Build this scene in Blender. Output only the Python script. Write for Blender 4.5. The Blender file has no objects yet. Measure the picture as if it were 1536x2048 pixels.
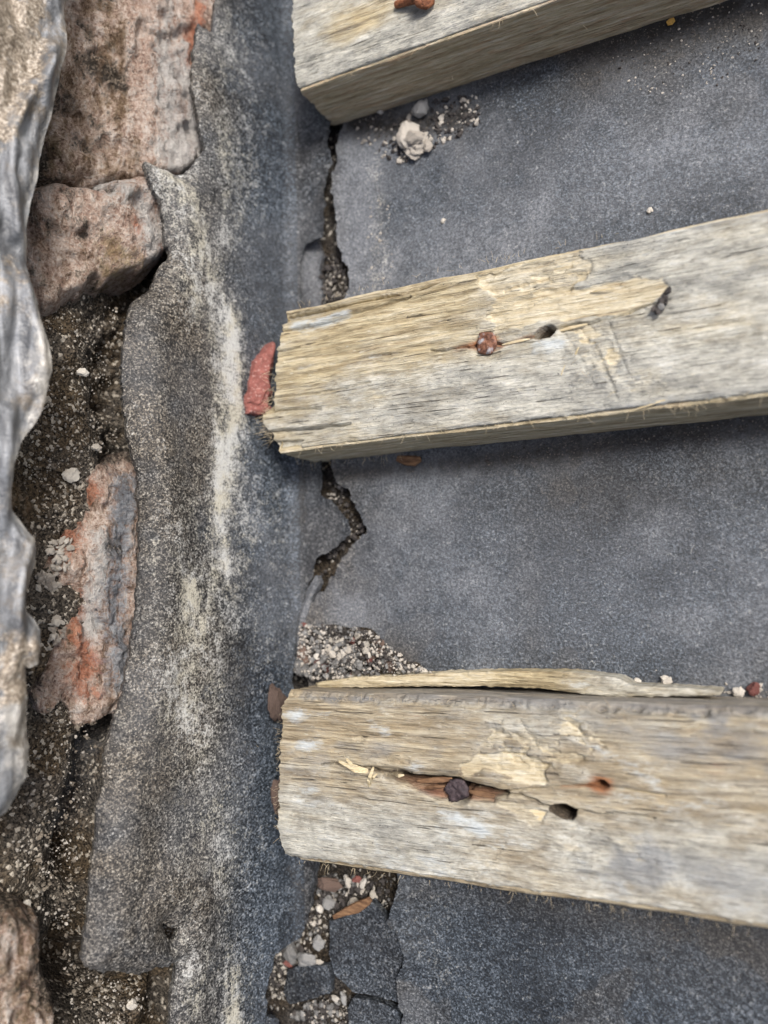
import bpy, bmesh, math, random
import numpy as np
from mathutils import Matrix, Vector

# ------------------------------------------------------------------ camera, sky, sun, exposure
SC = bpy.context.scene
COL = SC.collection
F = 1600.0                                   # focal length in pixels of the 1536 x 2048 photograph
T = 0.019                                    # batten thickness (19 x 38 mm battens)
_vx = np.array([-3238.0, 241.0, F]); AX = -_vx / np.linalg.norm(_vx)
_b = 150.0
_n = np.array([(241.0 * _b + F * F) / 3238.0, _b, F]); _n /= np.linalg.norm(_n)
AZ = -_n
AY = np.cross(AZ, AX)
CAM = np.array([0.0, 0.0, 0.1883])
cd = bpy.data.cameras.new('camera')
cam = bpy.data.objects.new('camera', cd); COL.objects.link(cam)
cd.sensor_fit = 'VERTICAL'; cd.sensor_height = 36.0; cd.sensor_width = 27.0
cd.lens = 36.0 * F / 2048.0
cd.clip_start = 0.005; cd.clip_end = 200.0
right, down, fwd = (np.array([AX[i], AY[i], AZ[i]]) for i in range(3))
M = Matrix.Identity(4)
for i in range(3):
    M[i][0] = right[i]; M[i][1] = -down[i]; M[i][2] = -fwd[i]; M[i][3] = CAM[i]
cam.matrix_world = M
cd.dof.use_dof = True; cd.dof.focus_distance = 0.188; cd.dof.aperture_fstop = 8.0
SC.camera = cam

SUN_EL, SUN_AZ = math.radians(52), math.radians(62)      # azimuth clockwise from +Y (up the slope)
W = bpy.data.worlds.new('World'); SC.world = W; W.use_nodes = True
wn = W.node_tree.nodes; wl_ = W.node_tree.links
sky = wn.new('ShaderNodeTexSky'); sky.sky_type = 'NISHITA'; sky.sun_disc = False
sky.sun_elevation = SUN_EL; sky.sun_rotation = SUN_AZ
sky.air_density = 1.0; sky.dust_density = 4.5; sky.ozone_density = 1.0
wl_.new(sky.outputs[0], wn['Background'].inputs[0]); wn['Background'].inputs[1].default_value = 0.075
sl = bpy.data.lights.new('sun', 'SUN'); sl.energy = 1.5; sl.angle = math.radians(15); sl.color = (1.0, 0.975, 0.94)
so = bpy.data.objects.new('sun', sl); COL.objects.link(so)
sd_ = Vector((math.sin(SUN_AZ) * math.cos(SUN_EL), math.cos(SUN_AZ) * math.cos(SUN_EL), math.sin(SUN_EL)))
so.rotation_euler = (-sd_).to_track_quat('-Z', 'Y').to_euler()
so.location = (0, 0, 3)
SC.view_settings.view_transform = 'Standard'; SC.view_settings.look = 'None'
SC.view_settings.exposure = 1.40; SC.view_settings.gamma = 1.0
SC.view_settings.use_curve_mapping = False
SC.render.engine = 'CYCLES'
SC.cycles.use_denoising = True; SC.cycles.denoiser = 'OPENIMAGEDENOISE'; SC.cycles.denoising_input_passes = 'RGB_ALBEDO_NORMAL'; SC.cycles.denoising_prefilter = 'ACCURATE'
SC.cycles.max_bounces = 4; SC.cycles.diffuse_bounces = 3; SC.cycles.glossy_bounces = 2

# ------------------------------------------------------------------ measuring the place: sight lines onto its planes
def _ray(px, py):
    d = np.array([px - 768.0, py - 1024.0, F])
    return np.array([d @ AX, d @ AY, d @ AZ])
def at(px, py, z=0.0):
    w = _ray(px, py); t = (z - CAM[2]) / w[2]
    return CAM + w * t
def dk(px, py): return tuple(at(px, py, 0.0)[:2])
def bt(px, py): return tuple(at(px, py, T)[:2])
XF = at(592, 1150)[0]                        # where the felt folds from the deck up against the wall
ALPHA = math.radians(72); RF = 0.0045
_q = np.linspace(-0.05, 0.60, 26001); _dq = _q[1] - _q[0]
_u = np.clip((_q + RF) / (2 * RF), 0, 1); _th = ALPHA * _u * _u * (3 - 2 * _u)
_px = np.cumsum(-np.cos(_th)) * _dq; _pz = np.cumsum(np.sin(_th)) * _dq
_px += XF + 0.05 - _px[0]; _pz -= _pz[0]
def prof(q):
    q = np.asarray(q, float)
    x = np.where(q < -0.05, XF - q, np.interp(q, _q, _px))
    return x, np.interp(q, _q, _pz)
def prof_n(q):
    th = np.interp(q, _q, _th)
    return np.sin(th), np.cos(th)
WN = np.array([math.sin(ALPHA), 0, math.cos(ALPHA)]); WT = np.array([-math.cos(ALPHA), 0, math.sin(ALPHA)])
_P1 = np.array([float(prof(0.05)[0]), 0.0, float(prof(0.05)[1])])
def wl(px, py, off=0.0):                     # sight line onto the wall plane: (q up the wall, Y along it)
    w = _ray(px, py); t = ((_P1 + WN * off - CAM) @ WN) / (w @ WN)
    p = CAM + w * t
    return (0.05 + float((p - _P1 - WN * off) @ WT), float(p[1]))

# ------------------------------------------------------------------ noise and outline helpers
def _h(ix, iy, seed):
    with np.errstate(over='ignore'):
        n = ix.astype(np.int64).astype(np.uint32) * np.uint32(374761393) + iy.astype(np.int64).astype(np.uint32) * np.uint32(668265263) + np.uint32((seed * 2246822519) & 0xffffffff)
        n = (n ^ (n >> np.uint32(13))) * np.uint32(1274126177)
        n = n ^ (n >> np.uint32(16))
    return n.astype(np.float64) / 4294967295.0
def vn(x, y, seed=0):
    x = np.asarray(x, float); y = np.asarray(y, float)
    ix = np.floor(x); iy = np.floor(y); fx = x - ix; fy = y - iy
    fx = fx * fx * (3 - 2 * fx); fy = fy * fy * (3 - 2 * fy)
    a = _h(ix, iy, seed); b = _h(ix + 1, iy, seed); c = _h(ix, iy + 1, seed); d = _h(ix + 1, iy + 1, seed)
    return (a + (b - a) * fx) * (1 - fy) + (c + (d - c) * fx) * fy
def fbm(x, y, s, o=4, seed=0, g=0.5):        # about -1 .. 1; s in cycles per metre
    r = 0; a = 1.0; t = 0
    for i in range(o):
        r = r + a * (vn(x * s + 17.3 * i, y * s - 9.1 * i, seed + i * 7) * 2 - 1); t += a; a *= g; s *= 2.03
    return r / t
def ss(a, b, x):
    t = np.clip((x - a) / (b - a), 0, 1); return t * t * (3 - 2 * t)
def sdpoly(x, y, poly):
    x = np.asarray(x, float); y = np.asarray(y, float)
    d = np.full(x.shape, 1e9); ins = np.zeros(x.shape, bool); n = len(poly)
    for i in range(n):
        x0, y0 = poly[i]; x1, y1 = poly[(i + 1) % n]
        ex, ey = x1 - x0, y1 - y0; wx, wy = x - x0, y - y0
        t = np.clip((wx * ex + wy * ey) / (ex * ex + ey * ey + 1e-18), 0, 1)
        d = np.minimum(d, (wx - ex * t) ** 2 + (wy - ey * t) ** 2)
        c = ((y0 > y) != (y1 > y)); xi = x0 + (y - y0) * ex / (ey if abs(ey) > 1e-15 else 1e-15)
        ins ^= c & (x < xi)
    d = np.sqrt(d); return np.where(ins, -d, d)
def dline(x, y, pts):
    d = np.full(np.shape(x), 1e9); tt = np.zeros(np.shape(x)); L = 0.0
    seg = [math.dist(pts[i], pts[i + 1]) for i in range(len(pts) - 1)]; S = sum(seg)
    for i in range(len(pts) - 1):
        x0, y0 = pts[i]; ex, ey = pts[i + 1][0] - x0, pts[i + 1][1] - y0
        t = np.clip(((x - x0) * ex + (y - y0) * ey) / (ex * ex + ey * ey + 1e-18), 0, 1)
        dd = np.hypot(x - x0 - ex * t, y - y0 - ey * t)
        k = dd < d; d = np.where(k, dd, d); tt = np.where(k, (L + seg[i] * t) / S, tt); L += seg[i]
    return d, tt
def blob(x, y, c, rx, ry=None, ang=0.0):
    ry = ry or rx; dx, dy = x - c[0], y - c[1]; ca, sa = math.cos(ang), math.sin(ang)
    return np.sqrt(((dx * ca + dy * sa) / rx) ** 2 + ((-dx * sa + dy * ca) / ry) ** 2)

# ------------------------------------------------------------------ mesh helpers
def link(o, parent=None):
    COL.objects.link(o)
    if parent: o.parent = parent
    return o
def tag(o, label=None, cat=None, group=None, kind=None):
    if label: o['label'] = label
    if cat: o['category'] = cat
    if group: o['group'] = group
    if kind: o['kind'] = kind
    return o
def fast(name, V, faces, mat, parent=None, attrs=None, smooth=True):
    """faces: (n,k) int arrays (list of arrays of any k)"""
    me = bpy.data.meshes.new(name)
    V = np.asarray(V, np.float32); me.vertices.add(len(V)); me.vertices.foreach_set('co', V.ravel())
    fl = [np.asarray(f, np.int32) for f in (faces if isinstance(faces, list) else [faces]) if len(f)]
    nl = sum(f.size for f in fl); nf = sum(len(f) for f in fl)
    me.loops.add(nl); me.loops.foreach_set('vertex_index', np.concatenate([f.ravel() for f in fl]))
    me.polygons.add(nf)
    tot = np.concatenate([np.full(len(f), f.shape[1], np.int32) for f in fl])
    me.polygons.foreach_set('loop_start', np.concatenate([[0], np.cumsum(tot)[:-1]]).astype(np.int32))
    me.polygons.foreach_set('loop_total', tot)
    me.polygons.foreach_set('use_smooth', np.full(nf, smooth))
    if attrs:
        for k, a in attrs.items():
            a = np.asarray(a, np.float32)
            at_ = me.attributes.new(k, 'FLOAT', 'POINT'); at_.data.foreach_set('value', a.ravel())
    me.update(calc_edges=True); me.validate()
    me.materials.append(mat)
    return link(bpy.data.objects.new(name, me), parent)
def boundary(q):
    k = q.shape[1]
    e = np.concatenate([np.stack([q[:, i], q[:, (i + 1) % k]], 1) for i in range(k)])
    key = np.minimum(e[:, 0], e[:, 1]).astype(np.int64) * 100000000 + np.maximum(e[:, 0], e[:, 1])
    u, idx, cnt = np.unique(key, return_index=True, return_counts=True)
    return e[idx[cnt == 1]]
def sheet(name, a, b, sdf, mapf, mat, parent=None, thick=None, downv=(0, 0, -1), attrf=None, snap=True, low=None):
    """A height field over the grid a x b, cut where sdf > 0 with clean edges, and with side walls 'thick' deep."""
    A, B = np.meshgrid(a, b, indexing='ij'); n, m = A.shape
    idx = np.arange(n * m).reshape(n, m)
    q = np.stack([idx[:-1, :-1], idx[1:, :-1], idx[1:, 1:], idx[:-1, 1:]], -1).reshape(-1, 4)
    S = None
    if sdf is not None:
        S = sdf(A, B)
        cx = (S[:-1, :-1] + S[1:, :-1] + S[1:, 1:] + S[:-1, 1:]) / 4
        q = q[(cx < 0).ravel()]
        be = boundary(q); bv = np.unique(be)
        if snap:
            ga, gb = np.gradient(S, a, b); g2 = ga ** 2 + gb ** 2 + 1e-9
            st = float(np.median(np.diff(a)))
            mv = np.clip(S / g2 ** 0.5, -1.0 * st, 1.0 * st)
            A2, B2 = A.copy().ravel(), B.copy().ravel()
            A2[bv] -= (mv * ga / g2 ** 0.5).ravel()[bv]; B2[bv] -= (mv * gb / g2 ** 0.5).ravel()[bv]
            A, B = A2.reshape(n, m), B2.reshape(n, m)
            S = np.minimum(S, 0)
    else:
        be = boundary(q)
    x, y, z = mapf(A, B, S)
    V = np.stack([x.ravel(), y.ravel(), z.ravel()], -1)
    at_ = {k: np.asarray(v).ravel() for k, v in attrf(A, B, S).items()} if attrf else {}
    used, inv = np.unique(q, return_inverse=True); q = inv.reshape(q.shape)
    remap = np.full(n * m, -1, np.int64); remap[used] = np.arange(len(used))
    V = V[used]; at_ = {k: v[used] for k, v in at_.items()}
    if thick:
        be = remap[be]; N0 = len(V); k = len(be)
        dv = np.asarray(downv, float) * thick
        V = np.concatenate([V, V[be[:, 0]], V[be[:, 1]], V[be[:, 0]] + dv, V[be[:, 1]] + dv])
        r = np.arange(k)
        sk = np.stack([N0 + k + r, N0 + r, N0 + 2 * k + r, N0 + 3 * k + r], -1)
        at_ = {kk: np.concatenate([v, v[be[:, 0]], v[be[:, 1]], v[be[:, 0]], v[be[:, 1]]]) for kk, v in at_.items()}
        return fast(name, V, [q, sk], mat, parent, at_)
    return fast(name, V, q, mat, parent, at_)
def spaced(lo, f0, f1, hi, fine, grow=1.25):
    """fine spacing between f0 and f1, growing outwards to lo and hi"""
    out = list(np.arange(f0, f1 + fine / 2, fine)); s = fine; v = out[-1]
    while v < hi:
        s *= grow; v = min(v + s, hi); out.append(v)
    s = fine; v = out[0]; pre = []
    while v > lo:
        s *= grow; v = max(v - s, lo); pre.append(v)
    return np.array(pre[::-1] + out)
def wallmap(off):                            # wall frame -> world, with height field h above the plane
    def f(q, y, h):
        x, z = prof(q); nx, nz = prof_n(q)
        return x + nx * (h + off), y, z + nz * (h + off)
    return f

# ------------------------------------------------------------------ node helpers
class NT:
    def __init__(s, name):
        s.m = bpy.data.materials.new(name); s.m.use_nodes = True; s.t = s.m.node_tree
        s.b = s.t.nodes['Principled BSDF']; s.oc = s.t.nodes.new('ShaderNodeTexCoord').outputs['Object']
    def put(s, sock, v):
        if isinstance(v, bpy.types.NodeSocket): s.t.links.new(v, sock)
        elif v is not None:
            try: sock.default_value = v
            except Exception: sock.default_value = (v, v, v) if not hasattr(v, '__len__') else tuple(v) + (1,)
    def vec(s, scale, loc=(0, 0, 0), rot=(0, 0, 0)):
        n = s.t.nodes.new('ShaderNodeMapping'); s.put(n.inputs[0], s.oc)
        n.inputs['Scale'].default_value = scale; n.inputs['Location'].default_value = loc; n.inputs['Rotation'].default_value = rot
        return n.outputs[0]
    def noise(s, scale, detail=3, rough=0.55, vec=None, dist=0.0, col=False):
        n = s.t.nodes.new('ShaderNodeTexNoise'); s.put(n.inputs['Vector'], vec or s.oc)
        n.inputs['Scale'].default_value = scale; n.inputs['Detail'].default_value = detail
        n.inputs['Roughness'].default_value = rough; n.inputs['Distortion'].default_value = dist
        return n.outputs[1 if col else 0]
    def voro(s, scale, vec=None, out='Color', feat='F1', rnd=1.0):
        n = s.t.nodes.new('ShaderNodeTexVoronoi'); n.feature = feat; s.put(n.inputs['Vector'], vec or s.oc)
        n.inputs['Scale'].default_value = scale; n.inputs['Randomness'].default_value = rnd
        return n.outputs[out]
    def attr(s, name):
        n = s.t.nodes.new('ShaderNodeAttribute'); n.attribute_name = name; return n.outputs['Fac']
    def rnd(s):
        return s.t.nodes.new('ShaderNodeObjectInfo').outputs['Random']
    def ma(s, op, a, b=None, c=None, clamp=False):
        n = s.t.nodes.new('ShaderNodeMath'); n.operation = op; n.use_clamp = clamp
        s.put(n.inputs[0], a); s.put(n.inputs[1], b)
        if c is not None: s.put(n.inputs[2], c)
        return n.outputs[0]
    def rng(s, v, a, b, c=0.0, d=1.0):
        n = s.t.nodes.new('ShaderNodeMapRange'); n.interpolation_type = 'SMOOTHSTEP'
        s.put(n.inputs[0], v); n.inputs[1].default_value = a; n.inputs[2].default_value = b
        n.inputs[3].default_value = c; n.inputs[4].default_value = d
        return n.outputs[0]
    def ramp(s, v, stops, const=False):
        n = s.t.nodes.new('ShaderNodeValToRGB'); s.put(n.inputs[0], v); e = n.color_ramp.elements
        if const: n.color_ramp.interpolation = 'CONSTANT'
        e[0].position, e[0].color = stops[0][0], (*stops[0][1], 1); e[1].position, e[1].color = stops[1][0], (*stops[1][1], 1)
        for p, c in stops[2:]:
            k = e.new(p); k.color = (*c, 1)
        return n.outputs[0]
    def mix(s, f, a, b, mode='MIX'):
        n = s.t.nodes.new('ShaderNodeMix'); n.data_type = 'RGBA'; n.blend_type = mode
        s.put(n.inputs[0], f)
        for i, v in ((6, a), (7, b)):
            if isinstance(v, bpy.types.NodeSocket): s.t.links.new(v, n.inputs[i])
            else: n.inputs[i].default_value = (*v, 1)
        return n.outputs[2]
    def sep(s, v):
        n = s.t.nodes.new('ShaderNodeSeparateColor'); s.put(n.inputs[0], v); return n.outputs
    def bump(s, h, strength, dist, prev=None):
        n = s.t.nodes.new('ShaderNodeBump'); s.put(n.inputs['Height'], h)
        n.inputs['Strength'].default_value = strength; n.inputs['Distance'].default_value = dist
        if prev: s.t.links.new(prev, n.inputs['Normal'])
        return n.outputs[0]
    def out(s, col, rough, normal=None, metal=0.0, spec=0.5):
        s.put(s.b.inputs['Base Color'], col if isinstance(col, bpy.types.NodeSocket) else (*col, 1))
        s.put(s.b.inputs['Roughness'], rough); s.put(s.b.inputs['Metallic'], metal)
        s.put(s.b.inputs['Specular IOR Level'], spec)
        if normal: s.t.links.new(normal, s.b.inputs['Normal'])
        return s.m

# ------------------------------------------------------------------ materials
def mat_felt():
    n = NT('bitumen_felt')
    sub = lambda v, k: n.ma('MULTIPLY', n.ma('SUBTRACT', v, 0.5), k)
    co = n.attr('coarse')
    cell = n.sep(n.voro(3000)); cell2 = n.sep(n.voro(1700, vec=n.vec((1, 1, 1), (0.3, 0.1, 0.2))))
    big = n.noise(22, 4, 0.65); mid = n.noise(110, 4, 0.65); fine = n.noise(1700, 3, 0.75); mot = n.noise(480, 3, 0.7)
    amp = n.ma('ADD', n.ma('MULTIPLY', co, 0.30), 0.66)
    v = n.ma('ADD', 0.56, n.ma('MULTIPLY', amp, n.ma('ADD', sub(cell[0], 0.34), n.ma('ADD', sub(fine, 0.85), sub(mot, 0.35)))))
    base = n.ramp(v, [(0.36, (0.004, 0.0053, 0.0068)), (0.49, (0.013, 0.0172, 0.0225)), (0.60, (0.0365, 0.047, 0.060)), (0.74, (0.13, 0.154, 0.184)), (0.90, (0.44, 0.47, 0.50))])
    base = n.mix(n.rng(n.ma('ADD', big, sub(mid, 0.6)), 0.40, 0.62), base, n.mix(1.0, base, (0.40, 0.41, 0.43), 'MULTIPLY'))
    base = n.mix(n.rng(mid, 0.46, 0.68, 0, 0.8), base, n.mix(1.0, base, (1.4, 1.45, 1.5), 'MULTIPLY'))
    br = n.ma('MULTIPLY', n.attr('brown'), n.rng(mid, 0.25, 0.6, 0.55, 1.0), clamp=True)
    wv = n.ramp(v, [(0.36, (0.004, 0.0036, 0.0032)), (0.50, (0.027, 0.0225, 0.018)), (0.62, (0.078, 0.066, 0.052)), (0.78, (0.24, 0.21, 0.165)), (0.92, (0.48, 0.44, 0.36))])
    base = n.mix(br, base, wv)
    pale = n.attr('pale')
    base = n.mix(n.ma('MULTIPLY', pale, n.rng(mid, 0.2, 0.6, 0.3, 0.8)), base, n.mix(n.rng(fine, .3, .7), (0.070, 0.077, 0.088), (0.24, 0.252, 0.272)))
    lime = n.attr('lime')
    g = n.ma('ADD', sub(fine, 1.5), n.ma('ADD', sub(cell[1], 0.45), n.ma('ADD', sub(mot, 1.3), sub(mid, 0.6))))
    lf = n.rng(n.ma('ADD', lime, g), 0.20, 1.15, 0.0, 0.88)
    base = n.mix(lf, base, n.mix(n.rng(mid, 0.42, 0.58), (0.47, 0.445, 0.365), (0.48, 0.48, 0.455)))
    df = n.rng(n.ma('ADD', n.attr('dirt'), n.ma('ADD', sub(fine, 1.2), sub(mot, 1.0))), 0.25, 0.9)  # dirt, plus contact shadow painted beside the battens
    base = n.mix(df, base, n.mix(n.rng(cell[2], 0.90, 0.98), (0.014, 0.012, 0.010), (0.16, 0.135, 0.108)))
    nb = n.bump(n.ma('ADD', n.ma('MULTIPLY', cell[0], 0.4), n.ma('ADD', fine, n.ma('MULTIPLY', mot, 0.6))), 0.75, 0.00038)
    return n.out(base, n.rng(cell[0], 0, 1, 0.45, 0.62), nb, spec=0.4)
def mat_wood(name, hue=0.0):
    """grain runs along X; weathering, painted hole shade and side-face lift masks come with the mesh"""
    n = NT(name)
    g1 = n.noise(1, 5, 0.65, n.vec((50, 800, 800)), 0.5); g2 = n.noise(1, 4, 0.7, n.vec((170, 2000, 2000), (3, 1, 2)), 0.3)
    big = n.noise(45, 5, 0.65, n.vec((0.6, 1.3, 1))); mid = n.noise(330, 5, 0.7, n.vec((0.40, 1, 1))); fl = n.noise(1, 3, 0.65, n.vec((520, 1500, 1500), (5, 2, 1)))
    sub = lambda v, k: n.ma('MULTIPLY', n.ma('SUBTRACT', v, 0.5), k)
    tan = n.ramp(n.ma('ADD', g1, sub(g2, 0.35)), [(0.30, (0.13, 0.098, 0.055)), (0.46, (0.33, 0.268, 0.16)), (0.66, (0.57, 0.49, 0.325))])
    if hue: tan = n.mix(hue, tan, n.ramp(n.ma('ADD', g1, sub(g2, 0.35)), [(0.29, (0.10, 0.072, 0.048)), (0.46, (0.225, 0.18, 0.128)), (0.68, (0.40, 0.345, 0.262))]))
    gry = n.ramp(n.ma('ADD', n.ma('MULTIPLY', mid, 0.6), n.ma('MULTIPLY', fl, 0.4)), [(0.34, (0.14, 0.14, 0.135)), (0.44, (0.31, 0.305, 0.27)), (0.54, (0.47, 0.455, 0.395)), (0.66, (0.66, 0.645, 0.575))])
    gf = n.rng(n.ma('ADD', n.attr('grey'), n.ma('ADD', sub(big, 1.4), sub(mid, 0.9))), 0.05, 0.85)
    c = n.mix(gf, tan, gry)
    # slate-grey weather flecks and yellowish patches
    c = n.mix(n.ma('MULTIPLY', n.rng(n.ma('ADD', fl, sub(big, 0.9)), 0.54, 0.70, 0, 0.62), n.attr('grey')), c, (0.115, 0.12, 0.122))
    c = n.mix(n.rng(n.noise(150, 4, 0.65, n.vec((0.5, 1, 1), (9, 3, 2))), 0.52, 0.72, 0, 0.45), c, n.mix(1.0, c, (1.10, 1.0, 0.82), 'MULTIPLY'))
    mo = n.noise(95, 6, 0.72, n.vec((0.55, 1.1, 1), (2, 8, 5)))
    c = n.mix(n.rng(mo, 0.52, 0.72, 0, 0.55), c, n.mix(1.0, c, (0.62, 0.60, 0.57), 'MULTIPLY'))
    c = n.mix(n.rng(mo, 0.48, 0.30, 0, 0.40), c, n.mix(1.0, c, (1.25, 1.25, 1.22), 'MULTIPLY'))
    c = n.mix(n.rng(n.noise(1, 3, 0.6, n.vec((330, 950, 950), (6, 4, 9))), 0.64, 0.72, 0, 0.7), c, (0.52, 0.485, 0.385))
    fb = n.noise(1, 2, 0.5, n.vec((190, 2300, 2300), (8, 3, 6))); c = n.mix(n.rng(fb, 0.56, 0.72, 0, 0.34), c, n.mix(1.0, c, (1.45, 1.42, 1.36), 'MULTIPLY'))
    c = n.mix(n.rng(fb, 0.44, 0.28, 0, 0.40), c, n.mix(1.0, c, (0.50, 0.48, 0.45), 'MULTIPLY'))
    # thin dark grain lines and checks
    c = n.mix(n.rng(g2, 0.58, 0.74, 0, 0.36), c, n.mix(1.0, c, (0.42, 0.39, 0.34), 'MULTIPLY'))
    ck = n.noise(1, 2, 0.5, n.vec((60, 1500, 1500), (1, 7, 4)), 0.2); c = n.mix(n.rng(ck, 0.66, 0.72, 0, 0.7), c, (0.07, 0.058, 0.044))
    sp = n.noise(1500, 2, 0.6); c = n.mix(n.ma('MULTIPLY', n.rng(sp, 0.66, 0.74, 0, 0.8), n.rng(big, 0.35, 0.6)), c, (0.05, 0.045, 0.045))
    ff = n.rng(n.ma('ADD', n.attr('fresh'), n.ma('ADD', sub(mid, 1.1), sub(g2, 0.5))), 0.25, 0.80, 0, 0.92)  # fresh wood, plus painted lift for the dim side faces
    c = n.mix(ff, c, n.ramp(n.ma('ADD', g1, sub(fl, 0.4)), [(0.28, (0.36, 0.28, 0.165)), (0.5, (0.55, 0.475, 0.325)), (0.72, (0.72, 0.67, 0.54))]))
    wf = n.rng(n.ma('ADD', n.attr('white'), n.ma('ADD', sub(mid, 1.3), sub(fl, 0.7))), 0.30, 0.95, 0, 0.85)
    c = n.mix(wf, c, (0.50, 0.54, 0.55))
    bf = n.rng(n.ma('ADD', n.attr('blue'), n.ma('ADD', sub(big, 0.8), sub(mid, 0.8))), 0.2, 0.9, 0, 0.62)
    c = n.mix(bf, c, (0.175, 0.19, 0.21))
    rf = n.rng(n.ma('ADD', n.attr('rust'), n.ma('ADD', sub(g2, 0.9), sub(mid, 0.5))), 0.2, 0.85)
    c = n.mix(rf, c, n.ramp(g2, [(0.3, (0.075, 0.028, 0.016)), (0.62, (0.34, 0.155, 0.07))]))
    rd = n.attr('redwood'); c = n.mix(n.rng(n.ma('ADD', rd, sub(mid, 0.6)), 0.25, 0.75), c, n.ramp(n.ma('ADD', g1, sub(g2, 0.5)), [(0.3, (0.075, 0.03, 0.018)), (0.55, (0.22, 0.105, 0.06)), (0.75, (0.40, 0.24, 0.14))]))
    df = n.rng(n.ma('ADD', n.attr('dirt'), n.ma('ADD', sub(mid, 0.9), sub(g2, 0.5))), 0.25, 0.85, 0, 0.95)  # dirt, plus shade painted into holes and splits
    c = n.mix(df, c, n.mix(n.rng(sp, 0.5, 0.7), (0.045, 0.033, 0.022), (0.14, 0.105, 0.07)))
    h = n.ma('ADD', n.ma('ADD', n.ma('MULTIPLY', g2, 0.9), n.ma('MULTIPLY', fb, 0.5)), n.ma('ADD', g1, n.ma('ADD', mid, n.ma('MULTIPLY', n.rng(ck, 0.66, 0.74), -0.8))))
    return n.out(c, 0.75, n.bump(h, 0.9, 0.0008), spec=0.25)
def mat_brick():
    n = NT('weathered_brick')
    sub = lambda v, k: n.ma('MULTIPLY', n.ma('SUBTRACT', v, 0.5), k)
    big = n.noise(70, 5, 0.65); mid = n.noise(230, 6, 0.72, n.vec((1.3, 0.4, 1.3))); fine = n.noise(1100, 4, 0.75); cell = n.sep(n.voro(1900)); sm = n.noise(430, 5, 0.72, n.vec((1.2, 0.6, 1.2)))
    gr = n.ma('ADD', 0.47, n.ma('ADD', sub(fine, 0.42), n.ma('ADD', sub(cell[0], 0.10), n.ma('ADD', sub(sm, 0.55), sub(mid, 0.5)))))
    red = n.ramp(gr, [(0.25, (0.12, 0.03, 0.016)), (0.45, (0.36, 0.12, 0.06)), (0.65, (0.54, 0.25, 0.14))])
    brown = n.ramp(gr, [(0.22, (0.020, 0.013, 0.009)), (0.40, (0.155, 0.10, 0.06)), (0.54, (0.33, 0.24, 0.155)), (0.70, (0.56, 0.46, 0.33))])
    pink = n.ramp(gr, [(0.24, (0.12, 0.07, 0.05)), (0.38, (0.36, 0.245, 0.19)), (0.50, (0.56, 0.445, 0.37)), (0.66, (0.76, 0.69, 0.62))])
    nz = n.ma('ADD', sub(mid, 2.2), n.ma('ADD', sub(fine, 0.9), sub(big, 0.8)))
    f = lambda a, lo, hi, top=1.0: n.rng(n.ma('ADD', n.attr(a), nz), lo, hi, 0, top)
    nz2 = n.ma('ADD', sub(sm, 2.0), n.ma('ADD', sub(fine, 1.2), sub(n.noise(130, 4, 0.6, n.vec((1, 1, 1), (4, 2, 7))), 1.6)))
    f2 = lambda a, lo, hi, top=1.0: n.rng(n.ma('ADD', n.attr(a), nz2), lo, hi, 0, top)
    c = n.mix(f('bloom', 0.15, 0.85), brown, pink)
    c = n.mix(f2('red', 0.5, 0.95, 0.85), c, red)
    c = n.mix(f2('ochre', 0.35, 0.95, 0.8), c, n.ramp(gr, [(0.25, (0.09, 0.055, 0.022)), (0.7, (0.40, 0.28, 0.13))]))
    c = n.mix(f('white', 0.35, 1.0, 0.9), c, n.ramp(gr, [(0.25, (0.30, 0.28, 0.265)), (0.7, (0.66, 0.64, 0.60))]))
    c = n.mix(f2('blue', 0.3, 1.05, 0.85), c, n.ramp(gr, [(0.25, (0.07, 0.085, 0.105)), (0.5, (0.22, 0.255, 0.29)), (0.75, (0.55, 0.59, 0.62))]))
    c = n.mix(f2('dirt', 0.3, 0.85, 0.92), c, n.ramp(cell[1], [(0.55, (0.022, 0.018, 0.014)), (0.97, (0.24, 0.195, 0.15))]))
    h = n.ma('ADD', n.ma('MULTIPLY', mid, 1.8), n.ma('ADD', fine, n.ma('ADD', n.ma('MULTIPLY', cell[0], 0.4), sm)))
    return n.out(c, 0.85, n.bump(h, 1.0, 0.0016), spec=0.25)
def mat_soil(name, dark, mid_c, lite, thr=0.9):
    n = NT(name)
    cell = n.sep(n.voro(1300)); cell2 = n.sep(n.voro(2600, vec=n.vec((1, 1, 1), (0.3, 0.2, 0.7)))); big = n.noise(70, 4, 0.6); fine = n.noise(1100, 3, 0.7)
    c = n.ramp(n.ma('ADD', n.ma('MULTIPLY', cell2[0], 0.5), n.ma('MULTIPLY', fine, 0.5)), [(0.25, dark), (0.6, mid_c), (0.85, tuple(min(1, 2.0 * v) for v in mid_c))])
    c = n.mix(n.rng(big, 0.42, 0.6), c, n.mix(1.0, c, (0.95, 0.82, 0.64), 'MULTIPLY'))
    c = n.mix(n.rng(cell[1], thr, thr + 0.04), c, lite)
    c = n.mix(n.attr('blue'), c, n.ramp(fine, [(0.3, (0.05, 0.06, 0.075)), (0.7, (0.22, 0.24, 0.27))]))
    h = n.ma('ADD', n.ma('MULTIPLY', n.voro(1300, out='Distance'), -0.8), fine)
    return n.out(c, 0.9, n.bump(h, 1.0, 0.0008), spec=0.2)
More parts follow.
